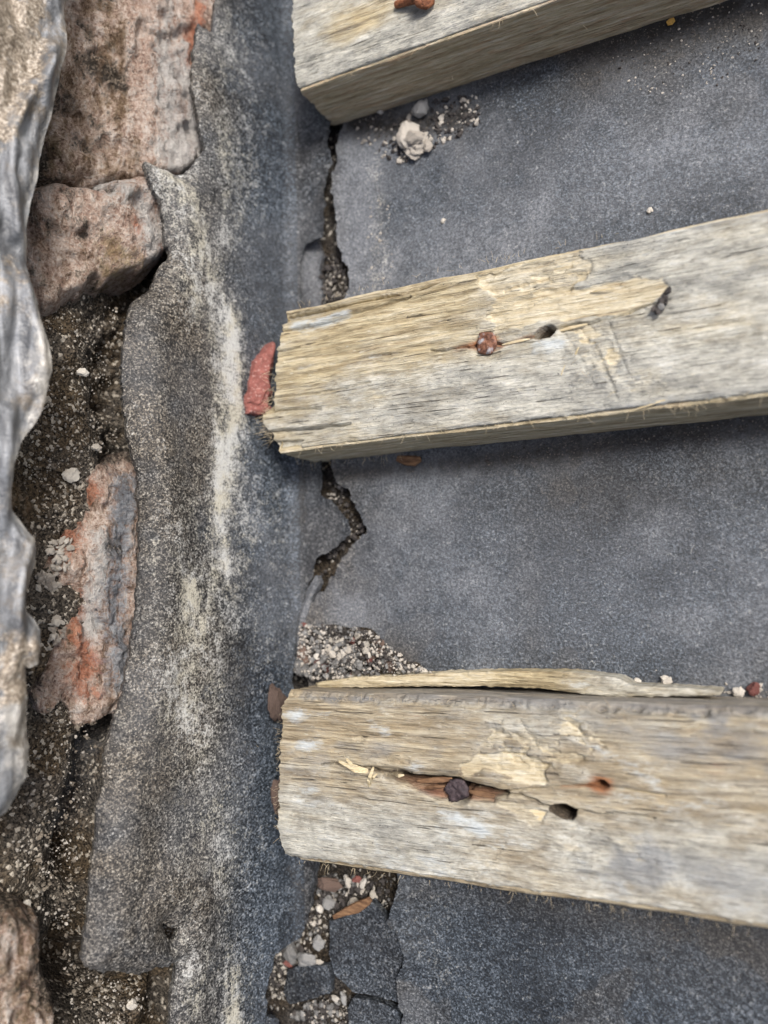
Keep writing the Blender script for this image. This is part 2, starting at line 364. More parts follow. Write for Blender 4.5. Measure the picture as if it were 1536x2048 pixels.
def mat_stone(name, c0, c1, spots=None):
    n = NT(name)
    a = n.noise(700, 4, 0.65); r = n.rnd()
    c = n.ramp(n.ma('ADD', n.ma('MULTIPLY', a, 0.75), n.ma('MULTIPLY', r, 0.3)), [(0.3, c0), (0.72, c1)])
    if spots: c = n.mix(n.rng(n.noise(1500, 2, 0.6), 0.58, 0.68), c, spots)
    return n.out(c, 0.85, n.bump(n.noise(1800, 3, 0.7), 0.6, 0.0004), spec=0.3)
def mat_lead():
    n = NT('weathered_lead')
    st = n.noise(1, 4, 0.6, n.vec((260, 40, 260)), 1.2); big = n.noise(45, 4, 0.6); mid = n.noise(300, 4, 0.65); fine = n.noise(1400, 3, 0.6)
    c = n.ramp(n.ma('ADD', n.ma('MULTIPLY', st, 0.6), n.ma('MULTIPLY', big, 0.4)), [(0.36, (0.045, 0.046, 0.05)), (0.48, (0.125, 0.13, 0.136)), (0.62, (0.30, 0.31, 0.325))])
    c = n.mix(n.rng(n.ma('ADD', n.attr('white'), n.ma('MULTIPLY', n.ma('SUBTRACT', mid, 0.5), 1.0)), 0.35, 0.8), c, (0.48, 0.46, 0.42))
    c = n.mix(n.rng(n.noise(90, 6, 0.72), 0.47, 0.64, 0, 0.85), c, (0.14, 0.115, 0.085))
    c = n.mix(n.rng(n.ma('ADD', n.attr('brown'), n.ma('MULTIPLY', n.ma('SUBTRACT', mid, 0.5), 1.6)), 0.35, 0.7), c,
              n.ramp(fine, [(0.3, (0.07, 0.055, 0.04)), (0.5, (0.22, 0.18, 0.135)), (0.7, (0.48, 0.43, 0.36))]))
    h = n.ma('ADD', mid, n.ma('MULTIPLY', fine, 0.5))
    return n.out(c, n.rng(st, 0.3, 0.7, 0.36, 0.55), n.bump(h, 0.8, 0.0006), metal=0.15, spec=0.5)
def mat_rust(name, c0, c1, shine=0.0):
    n = NT(name); a = n.noise(900, 4, 0.7)
    c = n.ramp(a, [(0.35, c0), (0.62, c1)])
    if shine: c = n.mix(n.rng(n.noise(500, 3, 0.6), 0.5, 0.62), c, (0.30, 0.29, 0.30))
    return n.out(c, 0.6, n.bump(a, 0.9, 0.0005), metal=0.3, spec=0.5)
def mat_plain(name, c0, c1, scale=600, stretch=(1, 1, 1), rough=0.7):
    n = NT(name); a = n.noise(scale, 3, 0.6, n.vec(stretch))
    return n.out(n.ramp(a, [(0.3, c0), (0.7, c1)]), rough, n.bump(a, 0.5, 0.0003), spec=0.3)

FELT = mat_felt(); WOOD = mat_wood('batten_wood'); WOOD3 = mat_wood('batten_wood_brown', 0.55); BRICK = mat_brick(); LEAD = mat_lead()
SOIL = mat_soil('mortar_dirt', (0.010, 0.0088, 0.0075), (0.082, 0.070, 0.056), (0.38, 0.34, 0.28), 0.87)
DECKM = mat_soil('deck_dirt', (0.008, 0.007, 0.007), (0.05, 0.045, 0.04), (0.4, 0.37, 0.32), 0.93)
MORTAR = mat_stone('mortar_crumb', (0.25, 0.22, 0.18), (0.62, 0.58, 0.51))
EARTH = mat_stone('earth_grit', (0.03, 0.025, 0.02), (0.16, 0.135, 0.105))
CLUST = mat_stone('sandy_mortar', (0.16, 0.135, 0.11), (0.52, 0.48, 0.42))
GRITM = mat_stone('pale_grit', (0.07, 0.06, 0.05), (0.42, 0.385, 0.335))
GREYST = mat_stone('grey_crumb', (0.085, 0.083, 0.08), (0.33, 0.325, 0.31))
BROWNST = mat_stone('brown_crumb', (0.05, 0.036, 0.03), (0.20, 0.135, 0.105))
REDST = mat_stone('red_brick_crumb', (0.085, 0.03, 0.026), (0.29, 0.105, 0.085), (0.36, 0.215, 0.19))
DARKST = mat_stone('dark_crumb', (0.02, 0.018, 0.018), (0.10, 0.088, 0.08))
NAILR = mat_rust('nail_rust', (0.07, 0.026, 0.016), (0.26, 0.12, 0.07), 0.5)
NAILD = mat_rust('nail_dark', (0.018, 0.013, 0.016), (0.075, 0.052, 0.055))
NAILO = mat_rust('nail_orange', (0.08, 0.024, 0.012), (0.33, 0.13, 0.06))
FIBRE = mat_plain('wood_fibre', (0.33, 0.26, 0.16), (0.55, 0.47, 0.33), 900)
CHIP = mat_plain('fresh_chip', (0.40, 0.31, 0.17), (0.62, 0.54, 0.37), 1, (300, 2500, 2500))
LEAF = mat_plain('dry_leaf', (0.30, 0.15, 0.03), (0.55, 0.33, 0.08), 900)
BARK = mat_plain('brown_chip', (0.07, 0.035, 0.018), (0.22, 0.125, 0.065), 1, (400, 1500, 1500))

# ------------------------------------------------------------------ the roof deck under the felt
FX0, FX1, FY0, FY1 = XF - 0.012, 0.028, -0.118, 0.178
def deck_map(A, B, S):
    h = fbm(A, B, 160, 4, 3) * 0.0012 + fbm(A, B, 900, 2, 4) * 0.0004
    return A, B, -0.0042 + h
tag(sheet('roof_deck', spaced(-0.30, FX0, -0.04, 0.9, 0.0006), spaced(-0.7, FY0, FY1, 0.8, 0.0006), None, deck_map, DECKM,
          attrf=lambda A, B, S: {'blue': np.zeros_like(A)}), 'dark gritty roof deck showing through the tears in the felt', 'roof deck', kind='structure')

# ------------------------------------------------------------------ felt sheet on the deck
R_EDGE = [(705, -60), (700, 120), (690, 240), (676, 294), (683, 328), (670, 349), (668, 386), (675, 420), (676, 455), (679, 486), (693, 527), (704, 560),
          (690, 620), (672, 760), (664, 880), (666, 937), (674, 966), (702, 981), (719, 1025), (734, 1049), (735, 1067), (712, 1081), (690, 1110), (672, 1150), (645, 1183),
          (618, 1213), (607, 1255), (603, 1300), (610, 1345), (640, 1420), (760, 1600), (800, 1710), (803, 1763), (790, 1804), (780, 1841), (803, 1861), (817, 1903),
          (801, 1947), (803, 1986), (810, 2023), (806, 2060), (800, 2200)]
L_EDGE = [(690, -60), (690, 120), (676, 240), (664, 292), (668, 330), (658, 352), (654, 388), (659, 420), (658, 450), (655, 484), (628, 486), (615, 487), (603, 512), (601, 560), (602, 590),
          (610, 640), (640, 760), (640, 880), (652, 937), (653, 990), (684, 1016), (704, 1042), (707, 1069), (676, 1097), (637, 1120), (632, 1150), (612, 1190),
          (598, 1240), (592, 1300), (588, 1360), (590, 1420), (640, 1600), (648, 1700), (640, 1760), (612, 1850), (604, 1877), (558, 1883), (545, 1910), (537, 1947), (538, 1985),
          (560, 2010), (575, 2060), (580, 2200)]
PM = [dk(*p) for p in R_EDGE]
PM = [(PM[0][0], 0.9)] + PM + [(PM[-1][0], -0.8), (1.0, -0.8), (1.0, 0.9)]
def felt_sd(A, B): return sdpoly(A, B, PM) + fbm(A, B, 420, 4, 21, 0.65) * 0.0012
def felt_h(A, B): return fbm(A, B, 14, 3, 31) * 0.0006 + fbm(A, B, 60, 3, 32) * 0.00022
def main_map(A, B, S):
    curl = np.exp(S / 0.0035) * (0.0016 + 0.0026 * fbm(A, B, 70, 3, 33)) + 0.0006 * np.exp(S / 0.008) * fbm(A, B, 160, 3, 34)
    return A, B, felt_h(A, B) + curl
def felt_masks(A, B, S):
    bx = lambda c, rx, ry: np.exp(-blob(A, B, dk(*c), rx, ry) ** 2)
    pale = np.exp(-(dline(A, B, [dk(*p) for p in ((722, 290), (725, 420), (735, 560))])[0] / 0.005) ** 2) * 0.95
    pale += 0.55 * bx((715, 1225), 0.008, 0.008) + 0.35 * bx((1010, 520), 0.03, 0.014) + 0.25 * bx((900, 1060), 0.03, 0.02) + 0.3 * bx((1000, 1230), 0.04, 0.02)
    pale += 0.7 * ss(-0.15, 0.5, fbm(A, B, 24, 6, 41, 0.66)) + 0.55 * bx((1280, 320), 0.045, 0.02) + 0.25 * bx((950, 480), 0.03, 0.014) + 0.2 * bx((1250, 1180), 0.04, 0.02)
    dirt = 0.75 * np.exp(-(dline(A, B, [dk(*p) for p in ((720, 255), (830, 250), (920, 235))])[0] / 0.005) ** 2)
    dirt += 0.55 * np.exp(-(dline(A, B, [dk(*p) for p in ((1180, 150), (1330, 90), (1536, 20))])[0] / 0.008) ** 2)
    dirt += 0.5 * np.exp(-(dline(A, B, [dk(*p) for p in ((650, 950), (900, 930), (1536, 840))])[0] / 0.0035) ** 2)  # dirt and painted contact shadow along the middle batten's lower edge
    dirt += 0.25 * np.exp(-(dline(A, B, [dk(*p) for p in ((700, 1780), (1000, 1790), (1536, 1880))])[0] / 0.004) ** 2)
    dirt += 0.4 * np.exp(-(dline(A, B, [dk(*p) for p in ((600, 1385), (1000, 1380), (1536, 1395))])[0] / 0.0025) ** 2)
    dirt += 0.45 * np.exp(-(dline(A, B, [dk(*p) for p in ((660, 248), (1020, 140), (1460, 8))])[0] / 0.0025) ** 2)  # contact shadow below the upper batten, put into the felt colour
    dirt += 0.6 * bx((760, 1320), 0.012, 0.005) + 0.33 * bx((1150, 985), 0.022, 0.010) + 0.25 * bx((1060, 1270), 0.003, 0.02) + 0.3 * bx((1500, 930), 0.02, 0.012) + 0.3 * bx((1440, 1900), .03, .015)
    brown = 0.9 * dirt + 0.3 * np.exp((XF + 0.02 - A) / 0.012) * (A > XF) + 0.25 * (fbm(A, B, 45, 3, 44) > 0.25)
    lime = 0.5 * np.exp(-(dline(A, B, [dk(*p) for p in ((745, 330), (758, 430), (770, 560))])[0] / 0.0028) ** 2) * (0.6 + 0.8 * fbm(A, B, 120, 3, 47)) + 0.3 * bx((755, 540), 0.004, 0.008) + 0.16 * ss(0.25, 0.6, fbm(A, B, 38, 5, 48, 0.62)) + 0.25 * bx((880, 1950), 0.004, 0.006)
    return dict(pale=np.clip(pale, 0, 1), dirt=np.clip(dirt, 0, 1), brown=np.clip(brown, 0, 1), lime=lime, coarse=np.clip(0.9 * np.exp((XF + 0.012 - A) / 0.01), 0, 1) + 0.25 * ss(0, 0.5, fbm(A, B, 25, 2, 45)))
felt = sheet('roofing_felt', spaced(-0.9, FX0, FX1, 0.9, 0.0004), spaced(-0.7, FY0, FY1, 0.8, 0.0004), felt_sd, main_map, FELT, thick=0.0028, attrf=felt_masks)
tag(felt, 'wide grey mineral roofing felt lying flat under the battens', 'roofing felt')

# ------------------------------------------------------------------ felt turned up against the wall
FLAP = [(446, -60), (441, 0), (436, 55), (420, 46), (405, 38), (402, 68), (396, 110), (393, 154), (403, 212), (414, 260), (421, 290), (410, 308), (390, 332), (369, 342), (345, 334), (328, 328), (301, 318), (308, 345),
        (328, 386), (338, 427), (342, 472), (349, 499), (328, 537), (308, 574), (270, 602), (255, 650), (253, 718), (256, 787), (262, 869), (273, 917), (282, 944), (281, 985),
        (287, 1043), (290, 1094), (285, 1163), (284, 1214), (274, 1300), (263, 1350), (250, 1399), (232, 1461), (222, 1502), (212, 1570), (202, 1639), (195, 1707), (188, 1792),
        (180, 1861), (171, 1909), (174, 1940), (205, 1946), (239, 1950), (291, 1953), (321, 1940), (345, 1936), (366, 1926), (359, 1940), (354, 1980), (345, 2060), (338, 2200)]
def toq(p): x, y = dk(*p); return (XF - x, y)
PU = [wl(*p, 0.0035) for p in FLAP]; PD = [toq(p) for p in L_EDGE]
PU = [(PU[0][0], 0.9)] + PU + [(PU[-1][0], -0.8)] + [(PD[-1][0], -0.8)] + PD[::-1] + [(PD[0][0], 0.9)]
TEAR = [wl(*p, 0.0045) for p in ((337, 1851), (352, 1862), (370, 1862), (362, 1884), (355, 1893), (345, 1880))]
def up_sd(A, B):
    s = sdpoly(A, B, PU) + fbm(A, B, 400, 4, 51, 0.65) * 0.0009
    return np.maximum(s, -sdpoly(A, B, TEAR))
_um = wallmap(0.0)
def up_map(A, B, S):
    h = fbm(A, B, 22, 3, 61) * 0.0009 + fbm(A, B, 90, 3, 62) * 0.0003
    upw = ss(0.012, 0.045, A)
    h = h + upw * (0.0040 + fbm(B, A * 0.3, 30, 2, 63) * 0.0014)                    # waves along the loose upper edge
    h = h + np.exp(S / 0.0035) * (0.0010 + 0.0024 * fbm(A, B, 75, 3, 64)) * ss(-0.002, -0.010, A) - np.exp(S / 0.0020) * 0.0034 * upw + np.exp(-((S + 0.007) / 0.005) ** 2) * 0.0014 * upw
    crease = dline(A, B, [wl(*p) for p in ((228, 1472), (262, 1476), (300, 1484), (330, 1500))])[0]
    h = h - np.exp(-(crease / 0.0008) ** 2) * 0.0007
    c2 = dline(A, B, [wl(*p) for p in ((362, 1885), (366, 1905), (362, 1925))])[0]
    h = h - np.exp(-(c2 / 0.0006) ** 2) * 0.001
    h = h + 0.0004
    return _um(A, B, h)
def up_masks(A, B, S):
    P = lambda *ps: [wl(*p) for p in ps]
    def st(w, *ps): return np.exp(-(dline(A, B, P(*ps))[0] / w) ** 2)
    zone = 0.8 * st(0.009, (455, 640), (455, 800), (430, 900), (405, 1000), (400, 1100), (395, 1200), (380, 1300), (340, 1400)) + 0.75 * st(0.007, (330, 350), (360, 420), (380, 540), (390, 620)) + 0.5 * st(0.007, (430, 60), (420, 180), (455, 330), (460, 470))
    zone += 0.55 * st(0.008, (360, 1400), (365, 1560), (385, 1680), (400, 1790), (380, 1860)) + 0.75 * st(0.007, (400, 1950), (410, 2060)) + 0.4 * st(0.006, (470, 1950), (470, 2060)) + 0.35 * st(0.01, (520, 1000), (500, 1300)) * (A > 0)
    pt = fbm(A * 1.7, B * 0.6, 55, 6, 71, 0.66); p2 = fbm(A * 2.2, B * 0.5, 160, 4, 76, 0.6)
    lime = np.clip(zone, 0, 1) * (0.36 + 0.75 * ss(-0.25, 0.40, pt) + 0.45 * p2)
    core = 0.5 * st(0.0016, (455, 640), (468, 760), (470, 800), (455, 860), (440, 960), (425, 1000)) + 0.5 * st(0.0018, (340, 1000), (345, 1080), (362, 1150), (378, 1230)) + 0.4 * st(0.0012, (430, 950), (432, 1030), (440, 1100), (450, 1150))
    core += 0.4 * st(0.002, (335, 1330), (345, 1400), (360, 1450)) + 0.35 * st(0.002, (405, 1640), (420, 1760), (400, 1850)) + 0.35 * st(0.0016, (460, 1940), (470, 2060)) + 0.4 * st(0.003, (320, 335), (345, 380), (385, 450), (395, 560))
    lime += 0.6 * core * np.clip(0.5 + 1.8 * p2 + 0.9 * pt, 0, 1.3)
    lime += 0.22 * ss(-0.1, 0.5, fbm(A * 1.6, B * 0.6, 55, 4, 73)) * ss(0.002, 0.018, A)
    brown = ss(0.010, 0.035, A) * (0.85 + 0.4 * fbm(A, B, 60, 3, 72)) + 0.35 * (A < -0.002)
    pale = 0.25 * ss(-0.1, 0.5, fbm(A, B, 40, 3, 74)) + 0.3 * st(0.004, (520, 1050), (540, 1150), (530, 1250)) * (A > 0)
    dirt = 0.55 * st(0.003, (600, 950), (596, 1040)) + 0.45 * st(0.003, (600, 235), (640, 250)) + 0.5 * st(0.002, (575, 1740), (600, 1780))
    dirt += 0.4 * ss(0.1, 0.5, fbm(A, B, 55, 3, 75)) * (A > 0.015)
    return dict(pale=np.clip(pale, 0, 1), dirt=np.clip(dirt, 0, 1), brown=np.clip(brown, 0, 1), lime=np.clip(lime, 0, 1.1), coarse=0.55 + 0.45 * ss(0.005, 0.02, A))
qhi = max(p[0] for p in PU[1:len(FLAP)]) + 0.004
ups = sheet('felt_upstand', np.arange(-0.036, qhi, 0.0004), spaced(-0.7, FY0, FY1, 0.8, 0.0004), up_sd, up_map, FELT, thick=0.0024,
            downv=(-0.75, 0, -0.5), attrf=up_masks)
tag(ups, 'long torn strip of lichen-streaked felt turned up against the wall', 'roofing felt')

# ------------------------------------------------------------------ the wall: dirt bed, bricks
wall = tag(link(bpy.data.objects.new('brick_wall', None)), 'old weathered brick wall with crumbling dark mortar on the left', 'wall')
wall.location = (XF, 0, 0)
def wparent(o):
    o.parent = wall; o.matrix_parent_inverse = Matrix.Translation((-XF, 0, 0)); return o
BED = -0.0125
_wb = wallmap(BED)
FLB = [wl(p[0] - 2, p[1], BED) for p in FLAP if p[1] > 480]
def bed_map(A, B, S):
    h = fbm(A, B, 55, 4, 81) * 0.0036 + fbm(A, B, 220, 4, 82) * 0.0018 + fbm(A, B, 1100, 2, 83) * 0.0004
    dfl = dline(A, B, FLB)[0]
    return _wb(A, B, h - 0.021 * np.exp(-(dfl / 0.0075) ** 2) * (0.75 + 0.7 * fbm(A, B, 70, 4, 85)))
def bed_masks(A, B, S):
    P = lambda *ps: [wl(*p, BED) for p in ps]
    b = 0.5 * np.exp(-(dline(A, B, P((262, 960), (262, 1100), (255, 1250), (240, 1380), (200, 1500), (170, 1640)))[0] / 0.005) ** 2)
    return dict(blue=np.clip(b, 0, 1))
wparent(sheet('mortar', spaced(0.004, 0.010, 0.125, 0.55, 0.0005, 1.3), spaced(-0.7, -0.125, 0.19, 0.8, 0.0005), None, bed_map, SOIL, attrf=bed_masks))
def wbrick(pts, base, height, edge, masks, res=0.0005, rough=1.0, seed=0, shape=None, wob=0.0032):
    poly = [wl(*p, base + height) for p in pts]
    qs = [p[0] for p in poly]; ys = [p[1] for p in poly]; pad = 0.003
    f = wallmap(base)
    def sd(A, B): return sdpoly(A, B, poly) + fbm(A, B, 90, 5, seed, 0.6) * wob
    def mp(A, B, S):
        h = height * (1 - (1 - np.clip(-S / edge, 0, 1)) ** 2.2)
        r = rough * (fbm(A, B, 75, 4, seed + 1) * 0.0024 + fbm(A, B, 260, 5, seed + 2, 0.65) * 0.0024 - 0.0014 * ss(0.2, 0.4, fbm(A, B, 150, 4, seed + 3)) + 0.0012 * (np.abs(fbm(A, B, 120, 3, seed + 4)) * 2 - 0.5) + 0.0010 * np.round(fbm(A, B, 110, 4, seed + 5) * 3.5) / 3.5)
        if shape: h = h + shape(A, B, S)
        return f(A, B, h + r)
    return wparent(sheet('brick', np.arange(min(qs) - pad, max(qs) + pad, res), np.arange(min(ys) - pad, max(ys) + pad, res), sd, mp, BRICK,
                 thick=0.012, downv=-WN, attrf=lambda A, B, S: {k: np.clip(v + (0.8 * np.exp(S / 0.0045) * (0.6 + 1.0 * fbm(A, B, 110, 4, 7)) if k == 'dirt' else 0), 0, 1) for k, v in masks(A, B, S).items()}))
KEYS = ('bloom', 'red', 'white', 'ochre', 'blue', 'dirt')
def full(A, **k): return {n: (k[n] if n in k else 0.0) + np.zeros_like(A) for n in KEYS}
def WP(base, *ps): return [wl(*p, base) for p in ps]
def wst(A, B, w, base, *ps): return np.exp(-(dline(A, B, WP(base, *ps))[0] / w) ** 2)
def m1(A, B, S):
    z = BED + 0.006
    face = 1 - ss(-0.002, 0.002, sdpoly(A, B, WP(z, (248, -80), (250, 120), (268, 260), (285, 345), (480, 360), (480, -80))))
    return full(A, bloom=face * 0.8 + 0.5, red=0.30 * face + 0.7 * wst(A, B, 0.0025, z, (385, 20), (380, 110), (372, 140)) + 0.3 * wst(A, B, 0.003, z, (238, 240), (240, 300)),
                white=1.1 * wst(A, B, 0.009, z, (360, 200), (370, 300), (345, 320)) + 0.65 * wst(A, B, 0.007, z, (335, -30), (330, 200)),
                ochre=0.6 * wst(A, B, 0.004, z, (115, 240), (100, 330)), dirt=0.5 * (1 - face) * ss(-0.2, 0.4, fbm(A, B, 90, 3, 5)) + 0.5 * wst(A, B, 0.003, z, (160, 270), (215, 300)) + 0.4 * wst(A, B, 0.004, z, (235, 60), (240, 170)))
def s1(A, B, S):
    z = BED + 0.006
    d = sdpoly(A, B, WP(z, (246, -80), (250, 120), (268, 260), (285, 345), (520, 360), (520, -80)))
    return -0.0035 * ss(-0.001, 0.006, d) + 0.0015 * fbm(A, B, 70, 4, 6) * ss(0, 0.004, d)
wbrick([(85, -90), (80, 60), (88, 200), (74, 352), (150, 378), (300, 368), (370, 366), (440, 345), (470, 200), (470, -90)], BED, 0.0090, 0.005, m1, seed=101, shape=s1)
def m2(A, B, S):
    z = BED + 0.006
    top = 1 - ss(-0.004, 0.004, sdpoly(A, B, WP(z, (100, 320), (360, 330), (360, 520), (300, 520), (250, 480), (200, 430), (120, 420))))
    return full(A, bloom=0.7 * top + 0.75, white=0.85 * wst(A, B, 0.008, z, (220, 380), (290, 440), (300, 490)), red=0.25 * top + 0.8 * wst(A, B, 0.003, z, (285, 525), (318, 508)) + 0.4 * wst(A, B, 0.002, z, (255, 455), (262, 470)),
                ochre=0.8 * wst(A, B, 0.005, z, (215, 500), (230, 540), (290, 520)) + 0.3 * wst(A, B, 0.006, z, (110, 560), (200, 580)), dirt=0.10 * (1 - top) + 0.4 * wst(A, B, 0.003, z, (140, 450), (170, 460)))
def s2(A, B, S):
    z = BED + 0.006
    d = sdpoly(A, B, WP(z, (60, 310), (380, 310), (380, 520), (300, 525), (250, 480), (200, 440), (60, 430)))
    return -0.004 * ss(-0.002, 0.008, d) + 0.0012 * fbm(A, B, 110, 3, 16) * ss(-0.002, 0.004, d)
wbrick([(55, 352), (100, 340), (200, 348), (300, 340), (375, 350), (385, 470), (340, 528), (290, 548), (230, 572), (170, 600), (110, 612), (62, 590), (48, 480)], BED, 0.0105, 0.005, m2, seed=121, shape=s2)
def m3(A, B, S):
    z = BED + 0.005
    return full(A, bloom=0.72, red=0.42 + 0.45 * wst(A, B, 0.004, z, (185, 980), (165, 1040), (140, 1080)) + 0.4 * wst(A, B, 0.004, z, (150, 1210), (180, 1300), (185, 1380)),
                white=0.75 * wst(A, B, 0.005, z, (215, 1080), (205, 1180), (200, 1260)) + 0.35 * wst(A, B, 0.004, z, (150, 1400), (150, 1440)), blue=0.95 * wst(A, B, 0.005, z, (262, 970), (250, 1080), (240, 1180), (245, 1290), (245, 1360)),
                dirt=0.02 + 0.4 * ss(0.2, 0.6, fbm(A, B, 80, 3, 9)), ochre=0.1)
wbrick([(262, 905), (290, 930), (330, 1000), (330, 1340), (250, 1420), (190, 1450), (130, 1440), (95, 1380), (120, 1240), (85, 1140), (110, 1080), (175, 990), (225, 930)], BED, 0.0030, 0.013, m3, seed=141, wob=0.007)
def m4(A, B, S):
    return full(A, bloom=0.5, red=0.12, ochre=0.45, white=0.28, dirt=0.25)
wbrick([(-120, 1840), (0, 1810), (50, 1800), (95, 1840), (110, 1900), (135, 1960), (150, 2060), (160, 2180), (-120, 2180)], BED, 0.011, 0.008, m4, seed=161, rough=1.6)
def m5(A, B, S): return full(A, bloom=0.35, red=0.2, ochre=0.4, white=0.1, dirt=0.3)
wbrick([(-90, 1690), (0, 1730), (25, 1760), (40, 1800), (30, 1850), (-10, 1880), (-100, 1880)], BED, 0.006, 0.005, m5, seed=171, rough=1.4)
wbrick([(-90, 600), (20, 640), (60, 700), (50, 900), (90, 1040), (80, 1075), (30, 1060), (-90, 1000)], BED, 0.006, 0.006, lambda A, B, S: full(A, ochre=0.65, dirt=0.35, bloom=0.1), seed=181)

# ------------------------------------------------------------------ lead flashing
LO = 0.012
LEADP = [(142, -90), (136, 0), (133, 60), (128, 110), (114, 180), (102, 240), (90, 300), (76, 350), (62, 402), (57, 450), (60, 530), (68, 600), (72, 650), (86, 700), (90, 750), (84, 800), (66, 850), (40, 890),
         (26, 930), (27, 975), (36, 1015), (58, 1042), (80, 1075), (84, 1100), (76, 1145), (69, 1190), (66, 1225), (76, 1238), (86, 1262), (84, 1300), (78, 1330), (64, 1338), (56, 1325), (60, 1375), (68, 1420), (76, 1470),
         (80, 1500), (72, 1525), (70, 1560), (52, 1600), (34, 1632), (8, 1652), (-30, 1680), (-80, 1700), (-140, 1705)]
PL = [wl(*p, LO) for p in LEADP]
PL = [(PL[0][0] + 0.004, 0.62), (PL[0][0] - 0.002, 0.4), (PL[0][0] + 0.003, 0.28)] + PL
PL = PL + [(0.42, PL[-1][1]), (0.42, 0.62)]
_wL = wallmap(LO)
def lead_map(A, B, S):
    e = np.exp(S / 0.004)
    h = fbm(A, B, 30, 2, 201) * 0.004 + fbm(A * 2.2, B * 0.7, 50, 3, 202) * 0.0016 + fbm(A * 1.5, B, 130, 3, 203) * 0.0006 + np.abs(fbm(A * 1.3, B * 0.5, 50, 4, 207)) * 0.009 + np.abs(fbm(A * 1.6, B * 0.5, 80, 2, 208)) * 0.003
    fold = dline(A, B, [wl(*p, LO) for p in ((30, 470), (14, 350), (20, 270), (60, 190), (95, 130))])[0]
    h = h + 0.0028 * np.exp(-(fold / 0.0016) ** 2)
    f2 = dline(A, B, [wl(*p, LO) for p in ((100, 100), (80, 240), (50, 330), (48, 400), (40, 520), (52, 640), (74, 740))])[0]
    h = h + 0.0014 * np.exp(-(f2 / 0.0016) ** 2)
    f3 = dline(A, B, [wl(*p, LO) for p in ((10, 830), (5, 930), (20, 1030), (60, 1090), (40, 1200), (25, 1340))])[0]
    h = h + 0.0022 * np.exp(-(f3 / 0.002) ** 2)
    h = h - 0.0035 * np.clip(1 + S / 0.004, 0, 1) ** 2 * (0.6 + 0.7 * fbm(A * 0, B, 60, 2, 205))            # edge dressed back to the wall
    tip = np.exp(-blob(A, B, wl(76, 1290, LO), 0.004, 0.006) ** 2); h = h + 0.003 * tip
    return _wL(A, B, h - 0.0032)
def lead_masks(A, B, S):
    brown = 0.78 * (1 - ss(-0.004, 0.005, sdpoly(A, B, [wl(*p, LO) for p in ((-300, -200), (95, -200), (92, 60), (78, 180), (40, 240), (10, 290), (-300, 300))])))
    brown += 0.45 * ss(0.0, 0.5, fbm(A, B, 60, 4, 211)) + 0.42 * ss(wl(40, 700, LO)[1], wl(40, 1250, LO)[1], B) * ss(-0.3, 0.3, fbm(A * 1.5, B * 0.6, 45, 4, 212)) + 0.45 * np.exp(-blob(A, B, wl(20, 1340, LO), 0.006, 0.008) ** 2)
    white = np.exp(S / 0.0035) * 0.6 + 0.6 * np.exp(-blob(A, B, wl(45, 1440, LO), 0.007, 0.010) ** 2) + 0.55 * np.exp(-blob(A, B, wl(8, 230, LO), 0.004, 0.009) ** 2) + 0.35 * np.exp(-blob(A, B, wl(70, 730, LO), 0.004, 0.008) ** 2)
    return dict(brown=np.clip(brown, 0, 1), white=np.clip(white, 0, 1))
qmin = min(p[0] for p in PL) - 0.002
lead = sheet('lead_flashing', spaced(qmin, qmin, 0.118, 0.44, 0.00045), spaced(PL[-3][1] - 0.003, PL[-3][1] - 0.003, PL[3][1], 0.63, 0.00045, 1.2), lambda A, B: sdpoly(A, B, PL), lead_map, LEAD,
             thick=0.0014, downv=-WN, attrf=lead_masks)
tag(lead, 'crumpled grey lead flashing with wavy pale edge dressed over the wall', 'lead flashing')

# ------------------------------------------------------------------ battens
def tubes(name, strands, mat, parent=None, sides=4):
    V = []; Fq = []
    for pts, r0, r1 in strands:
        pts = np.asarray(pts, float); k = len(pts); base = len(V)
        for i in range(k):
            t = pts[min(i + 1, k - 1)] - pts[max(i - 1, 0)]; t /= np.linalg.norm(t) + 1e-12
            u = np.cross(t, (0.3, 0.5, 0.8)); u /= np.linalg.norm(u) + 1e-12; v = np.cross(t, u)
            r = r0 + (r1 - r0) * i / (k - 1)
            for j in range(sides):
                a = 2 * math.pi * j / sides; V.append(pts[i] + r * (u * math.cos(a) + v * math.sin(a)))
        for i in range(k - 1):
            for j in range(sides):
                Fq.append((base + i * sides + j, base + i * sides + (j + 1) % sides, base + (i + 1) * sides + (j + 1) % sides, base + (i + 1) * sides + j))
    return fast(name, np.array(V), np.array(Fq), mat, parent)
